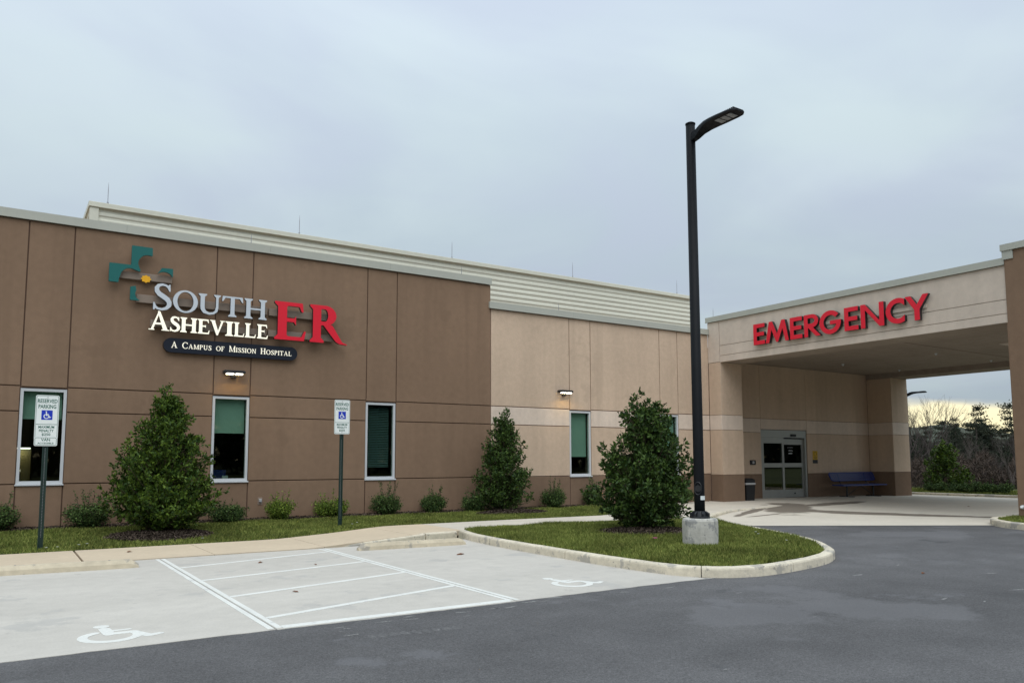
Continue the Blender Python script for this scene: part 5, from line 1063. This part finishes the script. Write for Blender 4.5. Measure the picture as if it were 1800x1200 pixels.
for px, d, z0, H, v, wd, lab in ((1625, 84, -2.2, 7.8, 0, 1.0, 'dark pine beyond the drive, leftmost beside the entrance pier'), (1655, 80, -2.2, 8.1, 2, .9, 'dark pine behind the green evergreen'), (1678, 66, -1.6, 7.0, 0, .55, 'narrow ivy-dark pine right of the green evergreen'), (1702, 92, -2.4, 8.6, 2, 1.1, 'dark pine in the middle of the opening'), (1717, 84, -2.2, 9.8, 1, .9, 'tall flat-topped pine in the middle of the opening'), (1740, 95, -2.4, 8.6, 0, 1.1, 'dark pine right of the tall pine'), (1776, 84, -2.2, 9.9, 1, .9, 'tall flat-topped pine beside the front pier'), (1758, 90, -2.3, 7.6, 2, 1.2, 'low dark pine between the two tall pines'), (1800, 92, -2.3, 8.6, 2, 1.1, 'dark pine just behind the front pier edge'), (1590, 90, -2.3, 8.2, 2, 1.1, 'dark pine hidden by the entrance pier'), (1838, 88, -2.2, 9.2, 0, 1.1, 'dark pine behind the front pier')):
    pine(px, d, z0, H, v, lab, wd)
def bare_mesh(seed, H, spread=.5, levels=6):
    rng = np.random.default_rng(seed); mb = MB(); tint = []
    def grow(p, d, L, r, lv):
        p = np.array(p); q = p+d*L*.5+rng.normal(size=3)*L*.04; e = p+d*L+rng.normal(size=3)*L*.06
        mb.tube([p, q, e], [r, r*.85, r*.68], 5 if lv > 3 else 3, cap=False)
        if lv == 0: return
        for _ in range(rng.integers(2, 4) if lv < levels else rng.integers(3, 5)):
            nd = unit(d+unit(rng.normal(size=3))*spread*rng.uniform(.7, 1.3)+np.array([0, 0, .12])); t = rng.uniform(.55, 1.0); grow(p+(e-p)*t, nd, L*rng.uniform(.62, .85), r*.58, lv-1)
    grow((0, 0, -.3), np.array([0, 0, 1.0]), H*.28, H*.0125, levels); return mb.mesh('branches', 'farbark')
bm_ = [bare_mesh(7, 8, .5), bare_mesh(8, 8, .42), bare_mesh(9, 8, .6)]
for px, d, z0, H, v, lab in ((1604, 58, -1.0, 8.2, 0, 'tall bare tree just right of the entrance pier'), (1636, 62, -1.2, 8.4, 1, 'bare tree with fine upright branches near the entrance pier'), (1690, 74, -1.8, 7.6, 0, 'bare tree showing above the pines'), (1716, 56, -1.0, 5.0, 2, 'bare spreading tree in the middle of the opening'), (1773, 47, -.6, 4.2, 1, 'pale bare tree standing right beside the front pier'), (1752, 52, -.8, 3.8, 2, 'low bare tree left of the pale bare tree'), (1595, 66, -1.2, 9.0, 2, 'bare tree behind the entrance pier'), (1822, 58, -1.0, 6.0, 0, 'bare tree behind the front pier')):
    x, y = ray(px, d); r = tag(empty('bare_tree', (x, y, z0)), lab, 'tree', 'bare winter trees beyond the canopy'); r.scale = (H/8,)*3; r.rotation_euler.z = px*1.3; link(bpy.data.objects.new('branches', bm_[v]), r)
# thicket of brush and woods that read as one mass
def wood(name, n, fn, mt, size, seed, lab):
    rng = np.random.default_rng(seed); c = fn(rng, n); d = unit(rng.normal(size=(n, 3))+np.array([0, 0, .8])); s = unit(np.cross(d, rng.normal(size=(n, 3)))); L = rng.uniform(.5, 1.3, n)[:, None]*size
    wd = .05 if mt == 'brush' else .22
    V = np.stack([c-s*L*wd, c+s*L*wd, c+d*L], 1).reshape(-1, 3); o = link(bpy.data.objects.new(name, fastmesh(name, V, np.arange(3*n).reshape(-1, 3), mt, np.repeat(rng.random(n)**1.5, 3)))); tag(o, lab, 'woods', kind='stuff')
def sector(a0, a1, d0, d1, zb, h):
    def f(rng, n):
        px = rng.uniform(a0, a1, n); d = rng.uniform(d0, d1, n); a = _yw+np.arctan((px-900)/1376.1); top = h*(.80+.14*np.sin(px*.11)+.10*np.sin(px*.041+1)); return np.stack([d*np.sin(a), d*np.cos(a), zb+top*rng.random(n)**.8], 1)
    return f
wood('brush', 60000, sector(1560, 1880, 50, 66, -1.2, 3.2), 'brush', .40, 1, 'brown winter brush beyond the drive')
wood('woodland', 70000, sector(1540, 1900, 94, 116, -2.8, 8.2), 'pine', .6, 2, 'dark mass of far woods beyond the drive')
wood('woodland', 40000, lambda rng, n: np.stack([rng.uniform(-110, 260, n), rng.uniform(-74, -60, n), 11*rng.random(n)**.8], 1), 'pine', 2.2, 3, 'unseen line of woods added behind the viewer to darken the glass reflections')  # added out of view: keeps the bright horizon out of window and door reflections
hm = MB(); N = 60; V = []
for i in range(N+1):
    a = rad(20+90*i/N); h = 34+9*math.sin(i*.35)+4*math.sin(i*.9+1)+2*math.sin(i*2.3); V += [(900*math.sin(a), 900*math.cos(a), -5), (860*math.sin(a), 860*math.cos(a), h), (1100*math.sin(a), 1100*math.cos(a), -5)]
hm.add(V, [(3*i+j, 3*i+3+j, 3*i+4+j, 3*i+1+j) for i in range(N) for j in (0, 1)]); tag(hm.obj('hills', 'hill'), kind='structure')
